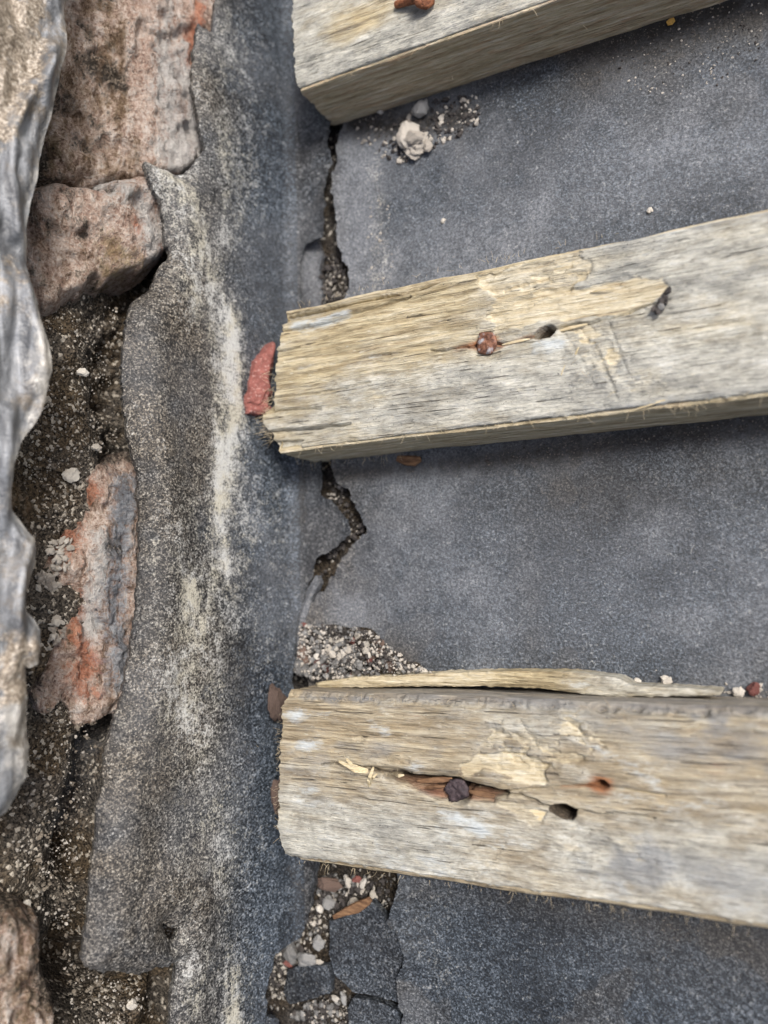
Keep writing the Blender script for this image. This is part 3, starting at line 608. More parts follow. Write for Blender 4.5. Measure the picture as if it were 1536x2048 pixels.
def batten(label, ylo, yhi, ends, relief, masks, mat, fine, xr, rlo=0.0012, rhi=0.0012, seed=0, slope=0.0, Th=T):
    """ends: pixels of the sawn end seen on the top face; relief(X,Y)->height; masks(X,Y,z,top)->dict"""
    st = fine
    side = np.arange(0, Th - rlo, st); prof_ = [(ylo, z) for z in side]
    for a in np.linspace(0, math.pi / 2, 6): prof_.append((ylo + rlo - rlo * math.cos(a), Th - rlo + rlo * math.sin(a)))
    for y in np.arange(ylo + rlo + st, yhi - rhi, st): prof_.append((y, Th))
    for a in np.linspace(0, math.pi / 2, 8): prof_.append((yhi - rhi + rhi * math.sin(a), Th - rhi + rhi * math.cos(a)))
    for z in np.arange(Th - rhi - st, -st / 2, -st): prof_.append((yhi, max(z, 0)))
    prof_ = np.array(prof_); py, pz = prof_[:, 0], prof_[:, 1]
    ny = np.gradient(py); nz = np.gradient(pz); L = np.hypot(ny, nz) + 1e-12; nrm_y, nrm_z = -nz / L, ny / L
    e = sorted([bt(*p)[::-1] for p in ends]); ey = [v[0] for v in e]; ex = [v[1] for v in e]
    x0 = np.interp(py, ey, ex); x0 = x0 + (fbm(py, pz, 900, 3, seed) * 0.0007 + fbm(py, pz, 2600, 2, seed + 1) * 0.00035)
    xe = float(np.mean(ex))
    u = spaced(xe, xe, xr, 0.85, fine, 1.3)
    U, K = np.meshgrid(u, np.arange(len(py)), indexing='ij')
    X = U + (x0[K] - xe) * np.exp(-(U - xe) / 0.012); Y = py[K].copy(); Z = pz[K].copy()
    top = ss(0.55, 0.95, nrm_z[K])
    g = fbm(X * 0.10, Y + Z * 0.9, 1300, 3, seed + 3) * 0.00024 + fbm(X * 0.3, Y + Z, 300, 3, seed + 4) * 0.00026 + fbm(X, Y + Z, 40, 2, seed + 5) * 0.0004
    R = relief(X, Y) * top
    cw = np.clip(4.0 * np.abs(nrm_y[K] * nrm_z[K]), 0, 1.5)
    d = g + R - cw * (0.00045 + 0.0011 * ss(0.0, 0.5, fbm(X * 0.5, Y * 0, 260, 4, seed + 15, 0.6)) + 0.0004 * fbm(X, Y, 900, 2, seed + 16))
    Y2 = Y + nrm_y[K] * d; Z2 = np.maximum(Z + nrm_z[K] * d, -0.001)
    n, m = X.shape; idx = np.arange(n * m).reshape(n, m)
    V = np.stack([X.ravel(), Y2.ravel(), Z2.ravel()], -1)
    q = np.stack([idx[:-1, :-1], idx[1:, :-1], idx[1:, 1:], idx[:-1, 1:]], -1).reshape(-1, 4)[:, ::-1]
    # sawn end: rings closing towards the middle, with fibres pulled in and out
    cy, cz = (ylo + yhi) / 2, Th / 2; ring = np.arange(m); base = V[ring]; Vs = [V]; qs = [q]; prev = ring; off = len(V); rn = 26
    at_all = {k: [v.ravel()] for k, v in masks(X, Y, Z, top).items()}
    for k in range(0, rn + 1):
        f = 1 - k / rn
        yy = cy + (base[:, 1] - cy) * f; zz = cz + (base[:, 2] - cz) * f
        xx = base[:, 0] * f + (1 - f) * np.interp(yy, ey, ex) + fbm(yy, zz, 1400, 3, seed + 9) * 0.0006 * (k > 0)
        Vs.append(np.stack([xx, yy, zz], -1)); cur = off + np.arange(m); off += m
        if k > 0: qs.append(np.stack([prev[:-1], prev[1:], cur[1:], cur[:-1]], -1))
        prev = cur
        mk = masks(xx, yy, zz, np.zeros(m))
        for kk, v in mk.items(): at_all[kk].append(v * 0.6 if kk != 'dirt' else v * 0.5 + 0.12)
    o = fast('roof_batten', np.concatenate(Vs), qs, mat, None, {k: np.concatenate(v) for k, v in at_all.items()})
    return tag(o, label, 'batten', 'roof battens nailed across the felt')
WK = ('grey', 'fresh', 'white', 'blue', 'rust', 'redwood', 'dirt')
def wfull(X, **k): return {n: np.clip((k[n] if n in k else 0.0) + np.zeros_like(X), -1, 1) for n in WK}
def B(*ps): return [bt(*p) for p in ps]
def groove(X, Y, w, depth, ps, wob=0.0, taper=True):
    d, t = dline(X, Y + wob * fbm(X, Y * 0.2, 300, 3, 77), ps)
    ww = w * (0.35 + 0.65 * np.sin(np.pi * np.clip(t, 0.02, 0.98)) ** 0.6) if taper else w
    return -depth * np.exp(-(d / ww) ** 2)
def gm(X, Y, w, ps): return np.exp(-(dline(X, Y, ps)[0] / w) ** 2)

# --- upper batten
y1lo = 0.1338 * 1.0; y1lo = float(np.mean([bt(596, 180)[1], bt(1020, 30)[1]])); 
def rel1(X, Y): return groove(X, Y, 0.0004, 0.0006, B((590, 130), (680, 100), (800, 70)), 0.0004) + 0.0002 * fbm(X, Y, 250, 3, 301)
def msk1(X, Y, Z, top):
    return wfull(X, rust=0.36 * (1 - top), grey=0.70 * top - 0.4 * (1 - top) + 0.25 * gm(X, Y, 0.006, B((600, 150), (1000, 30))) * top - 0.35 * gm(X, Y, 0.006, B((690, 60), (760, 20))) * top, fresh=0.42 * top * gm(X, Y, 0.005, B((690, 40), (770, 10))) + 0.62 * (1 - top),  # sides warmed and brightened in colour to offset dim blue skylight
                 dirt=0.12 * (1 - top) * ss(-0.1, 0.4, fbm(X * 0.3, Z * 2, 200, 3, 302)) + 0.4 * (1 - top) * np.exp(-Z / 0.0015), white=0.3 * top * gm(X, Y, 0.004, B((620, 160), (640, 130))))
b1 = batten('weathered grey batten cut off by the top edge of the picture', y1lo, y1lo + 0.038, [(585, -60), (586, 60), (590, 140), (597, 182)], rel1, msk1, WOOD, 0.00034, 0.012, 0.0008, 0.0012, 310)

# --- middle batten
y2lo = float(np.mean([bt(560, 905)[1], bt(1536, 790)[1]])); y2hi = float(np.mean([bt(570, 620)[1], bt(1536, 415)[1]]))
F1 = B((945, 548), (1000, 528), (1060, 514), (1140, 488), (1178, 520), (1170, 556), (1140, 575), (1085, 600), (1000, 640), (970, 640), (985, 600), (958, 585))
F2 = B((985, 610), (1090, 585), (1180, 565), (1320, 560), (1345, 590), (1200, 630), (1110, 648), (1040, 660), (985, 665))
F3 = B((1110, 650), (1180, 640), (1225, 690), (1250, 760), (1215, 760), (1150, 705), (1100, 680))
SPL2 = B((860, 703), (930, 692), (972, 686), (1030, 684), (1075, 670), (1110, 656), (1180, 645), (1260, 622), (1340, 598))
H2 = bt(1088, 664)
def rag(X, Y, p, k=1.0): return sdpoly(X, Y, p) + k * (fbm(X * 0.45, Y, 260, 4, 77, 0.6) * 0.0024 + fbm(X * 0.15, Y, 900, 2, 78) * 0.0006)
def chips(X, Y, polys, dep, seed):
    h = 0
    for p in polys: h = h - dep * ss(0.0003, -0.0003, rag(X, Y, p)) * (0.7 + 0.6 * fbm(X * 0.3, Y, 350, 3, seed))
    return h
def flakes(X, Y, zone, seed): return ss(0.16, 0.24, fbm(X * 0.5, Y, 240, 4, seed, 0.6)) * zone
def zone2(X, Y): return np.clip(gm(X, Y, 0.006, B((1130, 680), (1210, 740), (1240, 800))) + 0.7 * gm(X, Y, 0.004, B((1000, 570), (1150, 540))), 0, 1)
def zone3(X, Y): return np.clip(gm(X, Y, 0.005, B((980, 1470), (1060, 1500), (1150, 1530))) + gm(X, Y, 0.005, B((1120, 1690), (1250, 1700), (1330, 1740))) + gm(X, Y, 0.003, B((1130, 1440), (1190, 1490))) + 0.6 * gm(X, Y, 0.003, B((690, 1460), (830, 1540))), 0, 1)
def rel2(X, Y):
    h = chips(X, Y, [F1], 0.0009, 401) + chips(X, Y, [F2], 0.0006, 402) + chips(X, Y, [F3], 0.00035, 403) * (0.6 + 0.6 * fbm(X, Y * 0.4, 600, 2, 404))
    h = h + groove(X, Y, 0.00026, 0.0014, SPL2, 0.0008) + groove(X, Y, 0.0005, 0.0012, B((562, 664), (640, 648), (730, 622), (820, 592)), 0.0003)
    h = h + groove(X, Y, 0.00025, 0.001, B((555, 703), (575, 699), (600, 694))) + groove(X, Y, 0.00022, 0.0009, B((545, 798), (600, 790), (660, 780), (740, 765)), 0.0004)
    h = h + groove(X, Y, 0.00026, 0.0010, B((540, 862), (620, 855), (700, 846)), 0.0003) + groove(X, Y, 0.00026, 0.0010, B((525, 828), (560, 822), (640, 815)), 0.0003)
    h = h + groove(X, Y, 0.0007, 0.0005, B((570, 724), (700, 700), (830, 678), (950, 655))) + groove(X, Y, 0.0005, 0.0004, B((585, 740), (700, 722), (780, 708)))
    h = h - 0.0014 * ss(0.0003, -0.0003, sdpoly(X, Y, B((520, 862), (700, 848), (640, 868), (600, 882), (602, 905), (540, 920)))) 
    h = h - 0.0012 * ss(0.0003, -0.0003, sdpoly(X, Y, B((520, 880), (600, 878), (602, 920), (540, 930))))
    h = h - 0.0022 * ss(-0.001, 0.001, (Y - np.interp(X, [bt(570, 640)[0], bt(850, 568)[0], bt(950, 545)[0]], [bt(570, 644)[1], bt(850, 575)[1], y2hi + 0.001]))) * (X < bt(955, 550)[0])
    r = blob(X, Y, H2, 0.0022, 0.0013, 0.25); h = h - 0.015 * ss(1.1, 0.85, r + 0.2 * fbm(X, Y, 500, 2, 5))
    h = h - 0.0006 * ss(1.6, 0.7, blob(X, Y, bt(972, 686), 0.0032, 0.0030))
    dg = np.zeros_like(X)
    for a, b in (((1160, 655), (1230, 780)), ((1130, 670), (1190, 770)), ((1215, 640), (1255, 745)), ((1190, 690), (1235, 800))): dg = dg + groove(X, Y, 0.0005, 0.0004, B(a, b), 0.0006)
    h = h + 0.6 * dg + 0.00022 * fbm(X * 0.6, Y, 420, 3, 405) - 0.0005 * flakes(X, Y, zone2(X, Y), 441) + 0.0004 * zone2(X, Y) * fbm(X, Y, 350, 4, 442)
    return h
def msk2(X, Y, Z, top):
    f1 = ss(0.0006, -0.0006, rag(X, Y, F1)); f2 = ss(0.0006, -0.0006, rag(X, Y, F2)); f3 = ss(0.001, -0.001, rag(X, Y, F3))
    xg = ss(bt(800, 700)[0], bt(1250, 700)[0], X)
    low = ss(0.016, 0.004, Y - y2lo)
    fresh = (0.52 * f1 + 0.74 * f2 + 0.42 * f3 + 0.75 * gm(X, Y + 0.0004 * fbm(X, Y, 150, 3, 9), 0.0009, B((570, 723), (700, 699), (830, 677), (950, 655))) * (0.6 + 0.6 * fbm(X * 0.5, Y, 250, 3, 8)) + 0.4 * gm(X, Y, 0.006, B((760, 650), (940, 600)))
             + 0.4 * gm(X, Y, 0.0005, B((600, 885), (760, 868)))) * top
    fresh = fresh + 0.6 * flakes(X, Y, zone2(X, Y), 441) * top
    grey = (0.28 + 0.42 * xg + 0.28 * low + 0.25 * gm(X, Y, 0.004, B((700, 770), (1000, 740)))) * top - 0.3 * (1 - top) - 0.35 * gm(X, Y, 0.006, B((680, 640), (930, 580))) * top + 0.05
    white = (0.8 * gm(X, Y, 0.0022, B((590, 652), (650, 645), (690, 630))) + 0.35 * gm(X, Y, 0.0008, B((590, 740), (770, 708))) + 0.45 * gm(X, Y, 0.002, B((1075, 690), (1120, 685))) + 0.25 * xg) * top
    rust = (0.7 * np.exp(-blob(X, Y, bt(930, 693), 0.0040, 0.0012, 0.10) ** 2) + 0.7 * np.exp(-(blob(X, Y, bt(974, 686), 0.0032, 0.0028)) ** 4) + 0.5 * np.exp(-blob(X, Y, H2, 0.0026, 0.0017) ** 4) + 0.5 * gm(X, Y, 0.0008, B((1000, 690), (1060, 672)))) * top
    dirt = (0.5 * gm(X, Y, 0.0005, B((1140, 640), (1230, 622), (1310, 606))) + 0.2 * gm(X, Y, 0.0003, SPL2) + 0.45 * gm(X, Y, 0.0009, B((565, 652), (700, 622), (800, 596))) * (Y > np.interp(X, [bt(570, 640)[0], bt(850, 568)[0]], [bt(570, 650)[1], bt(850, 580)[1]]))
            + 0.3 * gm(X, Y, 0.0004, B((545, 798), (600, 790), (660, 780)))) * top  # dirt, with shade painted inside the split and cracks
    dirt = dirt + 0.9 * ss(1.0, 0.8, blob(X, Y, H2, 0.0024, 0.0016, 0.25)) * (1 - 0.6 * ss(H2[0] + 0.0005, H2[0] - 0.001, X)) * top  # shade of the deep nail hole, painted into its walls
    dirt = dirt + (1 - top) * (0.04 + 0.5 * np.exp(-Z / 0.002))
    blue = (0.5 * gm(X, Y, 0.002, B((700, 885), (1000, 850), (1536, 775))) + 0.55 * gm(X, Y, 0.003, B((1400, 445), (1536, 425)))) * top
    return wfull(X, fresh=fresh + 0.56 * (1 - top), grey=grey, white=white, rust=rust + 0.26 * (1 - top), dirt=dirt, blue=blue)  # side faces lifted and warmed in colour where the sun misses them
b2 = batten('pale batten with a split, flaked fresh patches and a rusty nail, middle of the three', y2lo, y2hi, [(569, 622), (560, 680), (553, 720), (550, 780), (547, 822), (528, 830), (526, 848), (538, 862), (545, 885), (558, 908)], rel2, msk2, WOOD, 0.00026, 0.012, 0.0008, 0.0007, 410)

# --- lower batten
y3lo = float(np.mean([bt(560, 1715)[1], bt(1536, 1860)[1]])); y3hi = float(np.mean([bt(570, 1388)[1], bt(1536, 1412)[1]]))
G1 = B((925, 1525), (955, 1500), (1035, 1508), (1088, 1535), (1092, 1562), (1030, 1566), (985, 1552), (930, 1548))
G2 = B((1135, 1440), (1150, 1450), (1180, 1485), (1165, 1480)); G3 = B((1000, 1608), (1060, 1612), (1105, 1632), (1080, 1645), (1030, 1632))
RW = B((790, 1556), (850, 1556), (900, 1560), (945, 1574), (1005, 1588), (985, 1604), (930, 1605), (880, 1598), (835, 1578))
SPL3 = B((640, 1528), (730, 1535), (800, 1552), (870, 1562), (912, 1578), (970, 1580), (1040, 1592), (1090, 1612), (1128, 1620), (1200, 1626), (1310, 1636))
H3 = bt(1128, 1622); N3 = bt(912, 1584); R3 = bt(1203, 1570)
def rel3(X, Y):
    h = chips(X, Y, [G1], 0.0008, 501) + chips(X, Y, [G2, G3], 0.0005, 502)
    h = h + groove(X, Y, 0.00024, 0.0016, SPL3, 0.0008) + groove(X, Y, 0.0009, 0.006, B((770, 1550), (840, 1560), (890, 1566), (950, 1578), (1010, 1588)), 0.0004)
    h = h - 0.0012 * ss(0.0004, -0.0006, rag(X, Y, RW, 0.5))
    h = h + groove(X, Y, 0.0003, 0.0012, B((1000, 1582), (1110, 1574), (1200, 1572), (1330, 1592))) + groove(X, Y, 0.0006, 0.0016, B((730, 1536), (770, 1540), (820, 1546)))
    h = h - 0.017 * ss(1.1, 0.85, blob(X, Y, H3, 0.0024, 0.0013, -0.12) + 0.45 * fbm(X, Y, 420, 3, 6)) - 0.004 * ss(1.2, 0.5, blob(X, Y, R3, 0.0013, 0.0009))
    h = h - 0.003 * ss(1.3, 0.7, blob(X, Y, N3, 0.0028, 0.0026))
    dg = 0
    for a, b in (((1005, 1440), (960, 1500)), ((1040, 1440), (1075, 1500)), ((1180, 1660), (1130, 1720)), ((960, 1680), (900, 1740)), ((1010, 1690), (950, 1760)), ((1130, 1440), (1180, 1490))): dg = dg + groove(X, Y, 0.0006, 0.0003, B(a, b), 0.0006)
    return h + dg + 0.00025 * fbm(X * 0.5, Y, 300, 3, 505) - 0.0005 * flakes(X, Y, zone3(X, Y), 541) + 0.0005 * zone3(X, Y) * fbm(X, Y, 320, 4, 542)
def msk3(X, Y, Z, top):
    g1 = ss(0.0006, -0.0006, rag(X, Y, G1)); g3 = ss(0.0006, -0.0006, rag(X, Y, G3)); g2 = ss(0.0004, -0.0004, rag(X, Y, G2))
    xr = ss(bt(900, 1600)[0], bt(1400, 1600)[0], X); low = ss(y3lo + 0.022, y3lo + 0.012, Y)
    fresh = (0.75 * g1 + 0.5 * g3 + 0.6 * g2 + 0.45 * ss(0.28, 0.5, fbm(X * 0.5, Y, 420, 3, 511)) * gm(X, Y, 0.006, B((1130, 1720), (1250, 1700)))) * top
    fresh = fresh + 0.6 * flakes(X, Y, zone3(X, Y), 541) * top
    wb = lambda c, a, b: np.exp(-blob(X, Y, bt(*c), a, b) ** 2)
    white = (0.75 * wb((598, 1432), 0.0034, 0.0026) + 0.5 * wb((650, 1428), 0.004, 0.0016) + 0.75 * wb((612, 1490), 0.0045, 0.0018) + 0.5 * wb((762, 1460), 0.0042, 0.0022) + 0.55 * wb((620, 1580), 0.004, 0.0012)
             + 0.5 * wb((830, 1535), 0.003, 0.003) + 0.45 * wb((1010, 1490), 0.003, 0.003) + 0.5 * gm(X, Y, 0.0022, B((1200, 1500), (1270, 1545), (1310, 1560))) + 0.45 * gm(X, Y, 0.0022, B((1260, 1600), (1330, 1620), (1450, 1610)))
             + 0.45 * gm(X, Y, 0.0016, B((880, 1620), (960, 1660))) + 0.25 * low) * top
    blue = (0.5 * gm(X, Y, 0.0018, B((600, 1392), (900, 1397), (1536, 1420))) + 0.45 * wb((1340, 1500), 0.006, 0.004) + 0.5 * wb((1460, 1770), 0.010, 0.007) + 0.5 * wb((1480, 1500), 0.008, 0.005) + 0.45 * wb((760, 1500), 0.006, 0.0025) + 0.4 * wb((880, 1500), 0.004, 0.003) + 0.4 * wb((1240, 1460), 0.008, 0.003) + 0.35 * wb((1300, 1720), 0.01, 0.003) + 0.3 * wb((1050, 1655), 0.006, 0.002)) * 1.0
    rust = (0.95 * np.exp(-blob(X, Y, R3, 0.0027, 0.0022) ** 2) + 0.6 * gm(X, Y, 0.0005, B((1120, 1574), (1200, 1571))) + 0.3 * wb((1430, 1540), 0.004, 0.003) + 0.3 * wb((830, 1435), 0.006, 0.0012)) * top
    dirt = (0.25 * gm(X, Y, 0.0003, SPL3) + 0.55 * gm(X, Y, 0.0010, B((740, 1538), (800, 1545))) + 0.25 * wb((880, 1500), 0.004, 0.002) + 0.22 * gm(X, Y, 0.0016, B((580, 1415), (760, 1420), (900, 1424)))) * top  # surface dirt, plus shade painted along the split
    dirt = dirt + (1.2 * ss(1.35, 1.1, blob(X, Y, H3, 0.0024, 0.0013, -0.12) + 0.45 * fbm(X, Y, 420, 3, 6)) + 0.8 * ss(1.0, 0.5, blob(X, Y, R3, 0.0012, 0.0008)) + 0.8 * gm(X, Y, 0.0006, B((790, 1553), (890, 1566), (950, 1578), (1000, 1584))) + 0.16 * ss(0.1, 0.5, fbm(X * 0.6, Y, 90, 3, 517))) * top  # holes and open split painted dark as depth shade; the rest random dirt
    grey = (0.22 + 0.38 * low + 0.05 * xr) * top + 0.05
    blot = fbm(X * 0.8, Y, 85, 5, 521, 0.62)
    white = white * 1.0 + 0.2 * ss(0.1, 0.5, fbm(X * 0.7, Y, 120, 5, 522, 0.62)) * top
    blue = blue * 1.4 + (0.42 + 0.2 * xr) * ss(0.05, 0.45, blot) * top
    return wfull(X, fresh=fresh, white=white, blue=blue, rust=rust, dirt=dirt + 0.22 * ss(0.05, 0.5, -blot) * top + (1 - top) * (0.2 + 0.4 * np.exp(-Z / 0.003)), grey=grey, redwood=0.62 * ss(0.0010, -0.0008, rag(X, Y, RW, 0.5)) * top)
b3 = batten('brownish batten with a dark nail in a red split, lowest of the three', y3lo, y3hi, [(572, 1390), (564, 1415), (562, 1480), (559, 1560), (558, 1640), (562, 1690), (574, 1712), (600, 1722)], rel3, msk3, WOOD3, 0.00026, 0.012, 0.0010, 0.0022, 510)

# ------------------------------------------------------------------ nails
def lathe(name, prof_, mat, parent, loc, seed=0, rough=0.0002, seg=28, tilt=(0, 0)):
    V = []; k = len(prof_)
    for i, (r, z) in enumerate(prof_):
        for j in range(seg):
            a = 2 * math.pi * j / seg; V.append((r * math.cos(a), r * math.sin(a), z))
    V = np.array(V)
    nz = fbm(V[:, 0] + V[:, 2] * 0.6, V[:, 1] - V[:, 2] * 0.4, 900, 3, seed) * rough
    V[:, 2] += nz; V[:, :2] *= (1 + nz / 0.002)[:, None]
    Fq = [(i * seg + j, i * seg + (j + 1) % seg, (i + 1) * seg + (j + 1) % seg, (i + 1) * seg + j) for i in range(k - 1) for j in range(seg)]
    Rm = np.array(Matrix.Rotation(tilt[0], 3, 'X') @ Matrix.Rotation(tilt[1], 3, 'Y'))
    V = V @ Rm.T + np.array(loc)
    return fast(name, V, np.array(Fq), mat, parent)
def nailhead(parent, px, py, r, z, mat, seed, tilt, dome=0.0004):
    p = bt(px, py)
    pr = [(0.0015, -0.009), (0.0015, -0.0006), (r * 0.86, -0.0005), (r, 0.0), (r * 0.97, 0.0005), (r * 0.8, 0.0006 + dome * 0.4)] + [(r * f, 0.0006 + dome * (1 - f * f)) for f in (0.6, 0.4, 0.2, 0.001)]
    return lathe('nail', pr, mat, parent, (p[0], p[1], T + z), seed, 0.0006, 30, tilt)
nailhead(b2, 972, 685, 0.0026, -0.0004, NAILR, 601, (0.06, -0.05), 0.0001)['label'] = 'round rusty nail head with shiny worn spots'
nailhead(b3, 912, 1583, 0.0026, -0.0010, NAILD, 602, (0.10, 0.08), 0.0001)['label'] = 'dark corroded nail head sunk in the split'
# bent rusty nail lying in the upper batten
c0 = np.array([*bt(795, 14), T + 0.0008]); c1 = np.array([*bt(835, 8), T + 0.0020]); c2 = np.array([*bt(856, 2), T + 0.0036]); c3 = np.array([*bt(868, -14), T + 0.0030])
tubes('nail', [([c0, (c0 + c1) / 2, c1, (c1 + c2) / 2 + (0, 0, 0.0004), c2, c3], 0.0009, 0.0018)], NAILO, b1, 8)['label'] = 'bent orange rusted nail stub'
pp = at(852, 6, T)
lathe('nail_head', [(0.0013, -0.002), (0.0016, 0.0), (0.0026, 0.0002), (0.0029, 0.0010), (0.0024, 0.0016), (0.0012, 0.0019), (0.00001, 0.0019)], NAILO, b1, (pp[0], pp[1], T + 0.0022), 611, 0.0004, 16, (0.5, 0.6))

# ------------------------------------------------------------------ fibres and splinters on the battens
rng = np.random.default_rng(7)
def whiskers(parent, specs, name='loose_fibres', r=0.00006):
    S = []
    for (p, n, jit, dvec, ln) in specs:
        p = np.asarray(p, float); dvec = np.asarray(dvec, float)
        for i in range(n):
            s = p[rng.integers(0, len(p) - 1)]; k = rng.integers(0, len(p) - 1); f = rng.random()
            s = p[k] * (1 - f) + p[k + 1] * f + rng.normal(0, jit, 3)
            d = dvec + rng.normal(0, 0.55, 3); d /= np.linalg.norm(d); L = ln * rng.uniform(0.4, 1.5)
            bend = rng.normal(0, 0.45, 3)
            S.append(([s, s + d * L * 0.35 + bend * L * 0.02, s + d * L * 0.7 + bend * L * 0.14, s + d * L + bend * L * 0.34], r * rng.uniform(0.6, 1.3), r * 0.35))
    o = tubes(name, S, FIBRE, parent, 3); o['kind'] = 'stuff'; return o
def P3(z, *ps): return [at(px, py, z) for px, py in ps]
whiskers(b1, [(P3(T, (600, 178), (800, 110), (1100, 5)), 50, 0.0002, (0, -0.6, 0.5), 0.0016), (P3(0.008, (640, 205), (900, 140), (1250, 40)), 26, 0.0015, (0, -1, 0.2), 0.0014)])
whiskers(b2, [(P3(T, (605, 895), (900, 858), (1300, 815), (1536, 785)), 85, 0.0002, (0, -0.8, 0.35), 0.0020), (P3(T - 0.001, (548, 740), (545, 820), (528, 840), (545, 880)), 90, 0.0006, (-0.9, -0.3, 0.5), 0.0024),
              (P3(0.004, (590, 915), (700, 915), (800, 905)), 60, 0.0008, (-0.1, -0.8, 0.2), 0.0016), (P3(T, (580, 618), (760, 570), (1000, 520), (1300, 455)), 45, 0.0002, (0, 0.6, 0.6), 0.0014), (P3(T, (1040, 680), (1160, 720), (1230, 780)), 36, 0.002, (0.4, -0.2, 0.6), 0.0018),
              (P3(T, (980, 560), (1160, 560)), 20, 0.002, (0.6, 0.2, 0.3), 0.002)])
whiskers(b3, [(P3(T, (600, 1400), (900, 1408), (1400, 1428)), 60, 0.0003, (0, 0.4, 0.8), 0.0015), (P3(T - 0.002, (562, 1430), (560, 1560), (562, 1690)), 90, 0.0005, (-0.8, 0, 0.7), 0.0012),
              (P3(T, (590, 1720), (800, 1750), (1100, 1795), (1500, 1855)), 60, 0.0002, (0, -0.8, 0.3), 0.0014), (P3(T, (600, 1480), (800, 1500), (1150, 1540)), 60, 0.004, (0.6, 0.3, 0.5), 0.0015)])
def sliver(parent, pts, w, mat, name='splinter', z0=0.0):
    """thin flat tapering chip through world points"""
    pts = np.asarray(pts, float); k = len(pts); V = []
    for i in range(k):
        t = pts[min(i + 1, k - 1)] - pts[max(i - 1, 0)]; t /= np.linalg.norm(t); s = np.cross((0, 0, 1), t); s /= np.linalg.norm(s) + 1e-9
        ww = w * (0.25 + math.sin(math.pi * (i + 0.5) / k)) * rng.uniform(0.8, 1.1); th = w * 0.22
        V += [pts[i] - s * ww / 2, pts[i] + s * ww / 2, pts[i] + s * ww / 2 * 0.8 + (0, 0, th), pts[i] - s * ww / 2 * 0.8 + (0, 0, th)]
    Fq = []
    for i in range(k - 1):
        for j in range(4): Fq.append((i * 4 + j, i * 4 + (j + 1) % 4, i * 4 + 4 + (j + 1) % 4, i * 4 + 4 + j))
    Fq += [(3, 2, 1, 0), (k * 4 - 4, k * 4 - 3, k * 4 - 2, k * 4 - 1)]
    return fast(name, np.array(V), np.array(Fq), mat, parent, smooth=False)
for (a, b, w, dz) in (((735, 1540), (690, 1518), 0.0009, 0.0028), ((735, 1545), (700, 1528), 0.0011, 0.0018), ((728, 1538), (706, 1512), 0.0008, 0.0032), ((740, 1572), (756, 1530), 0.0007, 0.0022), ((737, 1575), (746, 1545), 0.0007, 0.0012), ((742, 1560), (760, 1545), 0.0005, 0.0012),
                      ((790, 1552), (812, 1548), 0.0006, 0.001)):
    A = at(*a, T); C = at(*b, T); C[2] += dz; Mid = (A + C) / 2 + (0, 0, dz * 0.5)
    A[2] -= 0.0003
    sliver(b3, [A, (A + Mid) / 2, Mid, (Mid + C) / 2, C], w, CHIP)
for (a, b, w, mt) in (((835, 1562), (905, 1558), 0.0012, BARK), ((850, 1576), (890, 1572), 0.0008, BARK), ((940, 1583), (990, 1592), 0.0012, BARK), ((1010, 1612), (1090, 1628), 0.0016, CHIP), ((1040, 1622), (1095, 1640), 0.0012, CHIP)):
    A = at(*a, T - 0.0012); C = at(*b, T - 0.0008)
    sliver(b3, [A + (C - A) * f + np.array((0, 0, 0.0003 * math.sin(f * 3.1))) for f in np.linspace(0, 1, 5)], w, mt)
for (a, b, w) in (((1112, 664), (1175, 648), 0.0006), ((1148, 718), (1158, 694), 0.0004), ((1004, 690), (1060, 678), 0.0006), ((1120, 760), (1130, 730), 0.0002), ((1268, 820), (1330, 800), 0.0004), ((1180, 585), (1230, 577), 0.0004)):
    A = at(*a, T - 0.0008); C = at(*b, T + 0.0001)
    sliver(b2, [A + (C - A) * f + np.array((0, 0, 0.0003 * math.sin(f * 3.1))) for f in np.linspace(0, 1, 5)], w, CHIP)

# split-off sliver leaning on the felt behind the lower batten
SPT = [(628, 1367), (700, 1356), (800, 1351), (900, 1346), (1010, 1343), (1120, 1344), (1190, 1350), (1235, 1357), (1262, 1371), (1330, 1375), (1400, 1380), (1445, 1384),
       (1440, 1392), (1380, 1394), (1250, 1393), (1180, 1391), (1140, 1384), (1060, 1376), (950, 1373), (800, 1373), (700, 1375), (634, 1377)]
SZ = 0.0085
SPP = [tuple(at(*p, SZ)[:2]) for p in SPT]
def sp_map(A, Bb, S):
    return A, Bb, SZ - 0.0007 * np.exp(S / 0.0005) + fbm(A * 0.2, Bb, 900, 3, 701) * 0.0003 + 0.0006 * fbm(A, Bb, 60, 2, 702)
def sp_msk(A, Bb, S):
    return wfull(A, grey=0.15 + 0.5 * ss(at(1080, 1360, SZ)[0], at(1200, 1360, SZ)[0], A), fresh=0.75 * gm(A, Bb, 0.006, [tuple(at(*p, SZ)[:2]) for p in ((700, 1365), (960, 1360))]), white=0.5 * np.exp(-blob(A, Bb, at(1160, 1368, SZ)[:2], 0.005, 0.002) ** 2),
                 dirt=0.12 * ss(0.1, 0.5, fbm(A, Bb, 120, 3, 703)))
xs = [p[0] for p in SPP]; ys = [p[1] for p in SPP]
spl = sheet('wood_splinter', np.arange(min(xs) - 0.001, max(xs) + 0.001, 0.00028), np.arange(min(ys) - 0.001, max(ys) + 0.001, 0.00028), lambda A, Bb: sdpoly(A, Bb, SPP) + fbm(A, Bb, 700, 2, 704) * 0.00025, sp_map, WOOD, thick=0.0086, attrf=sp_msk)
tag(spl, 'long thin wood splinter split away along the lower batten', 'wood splinter')

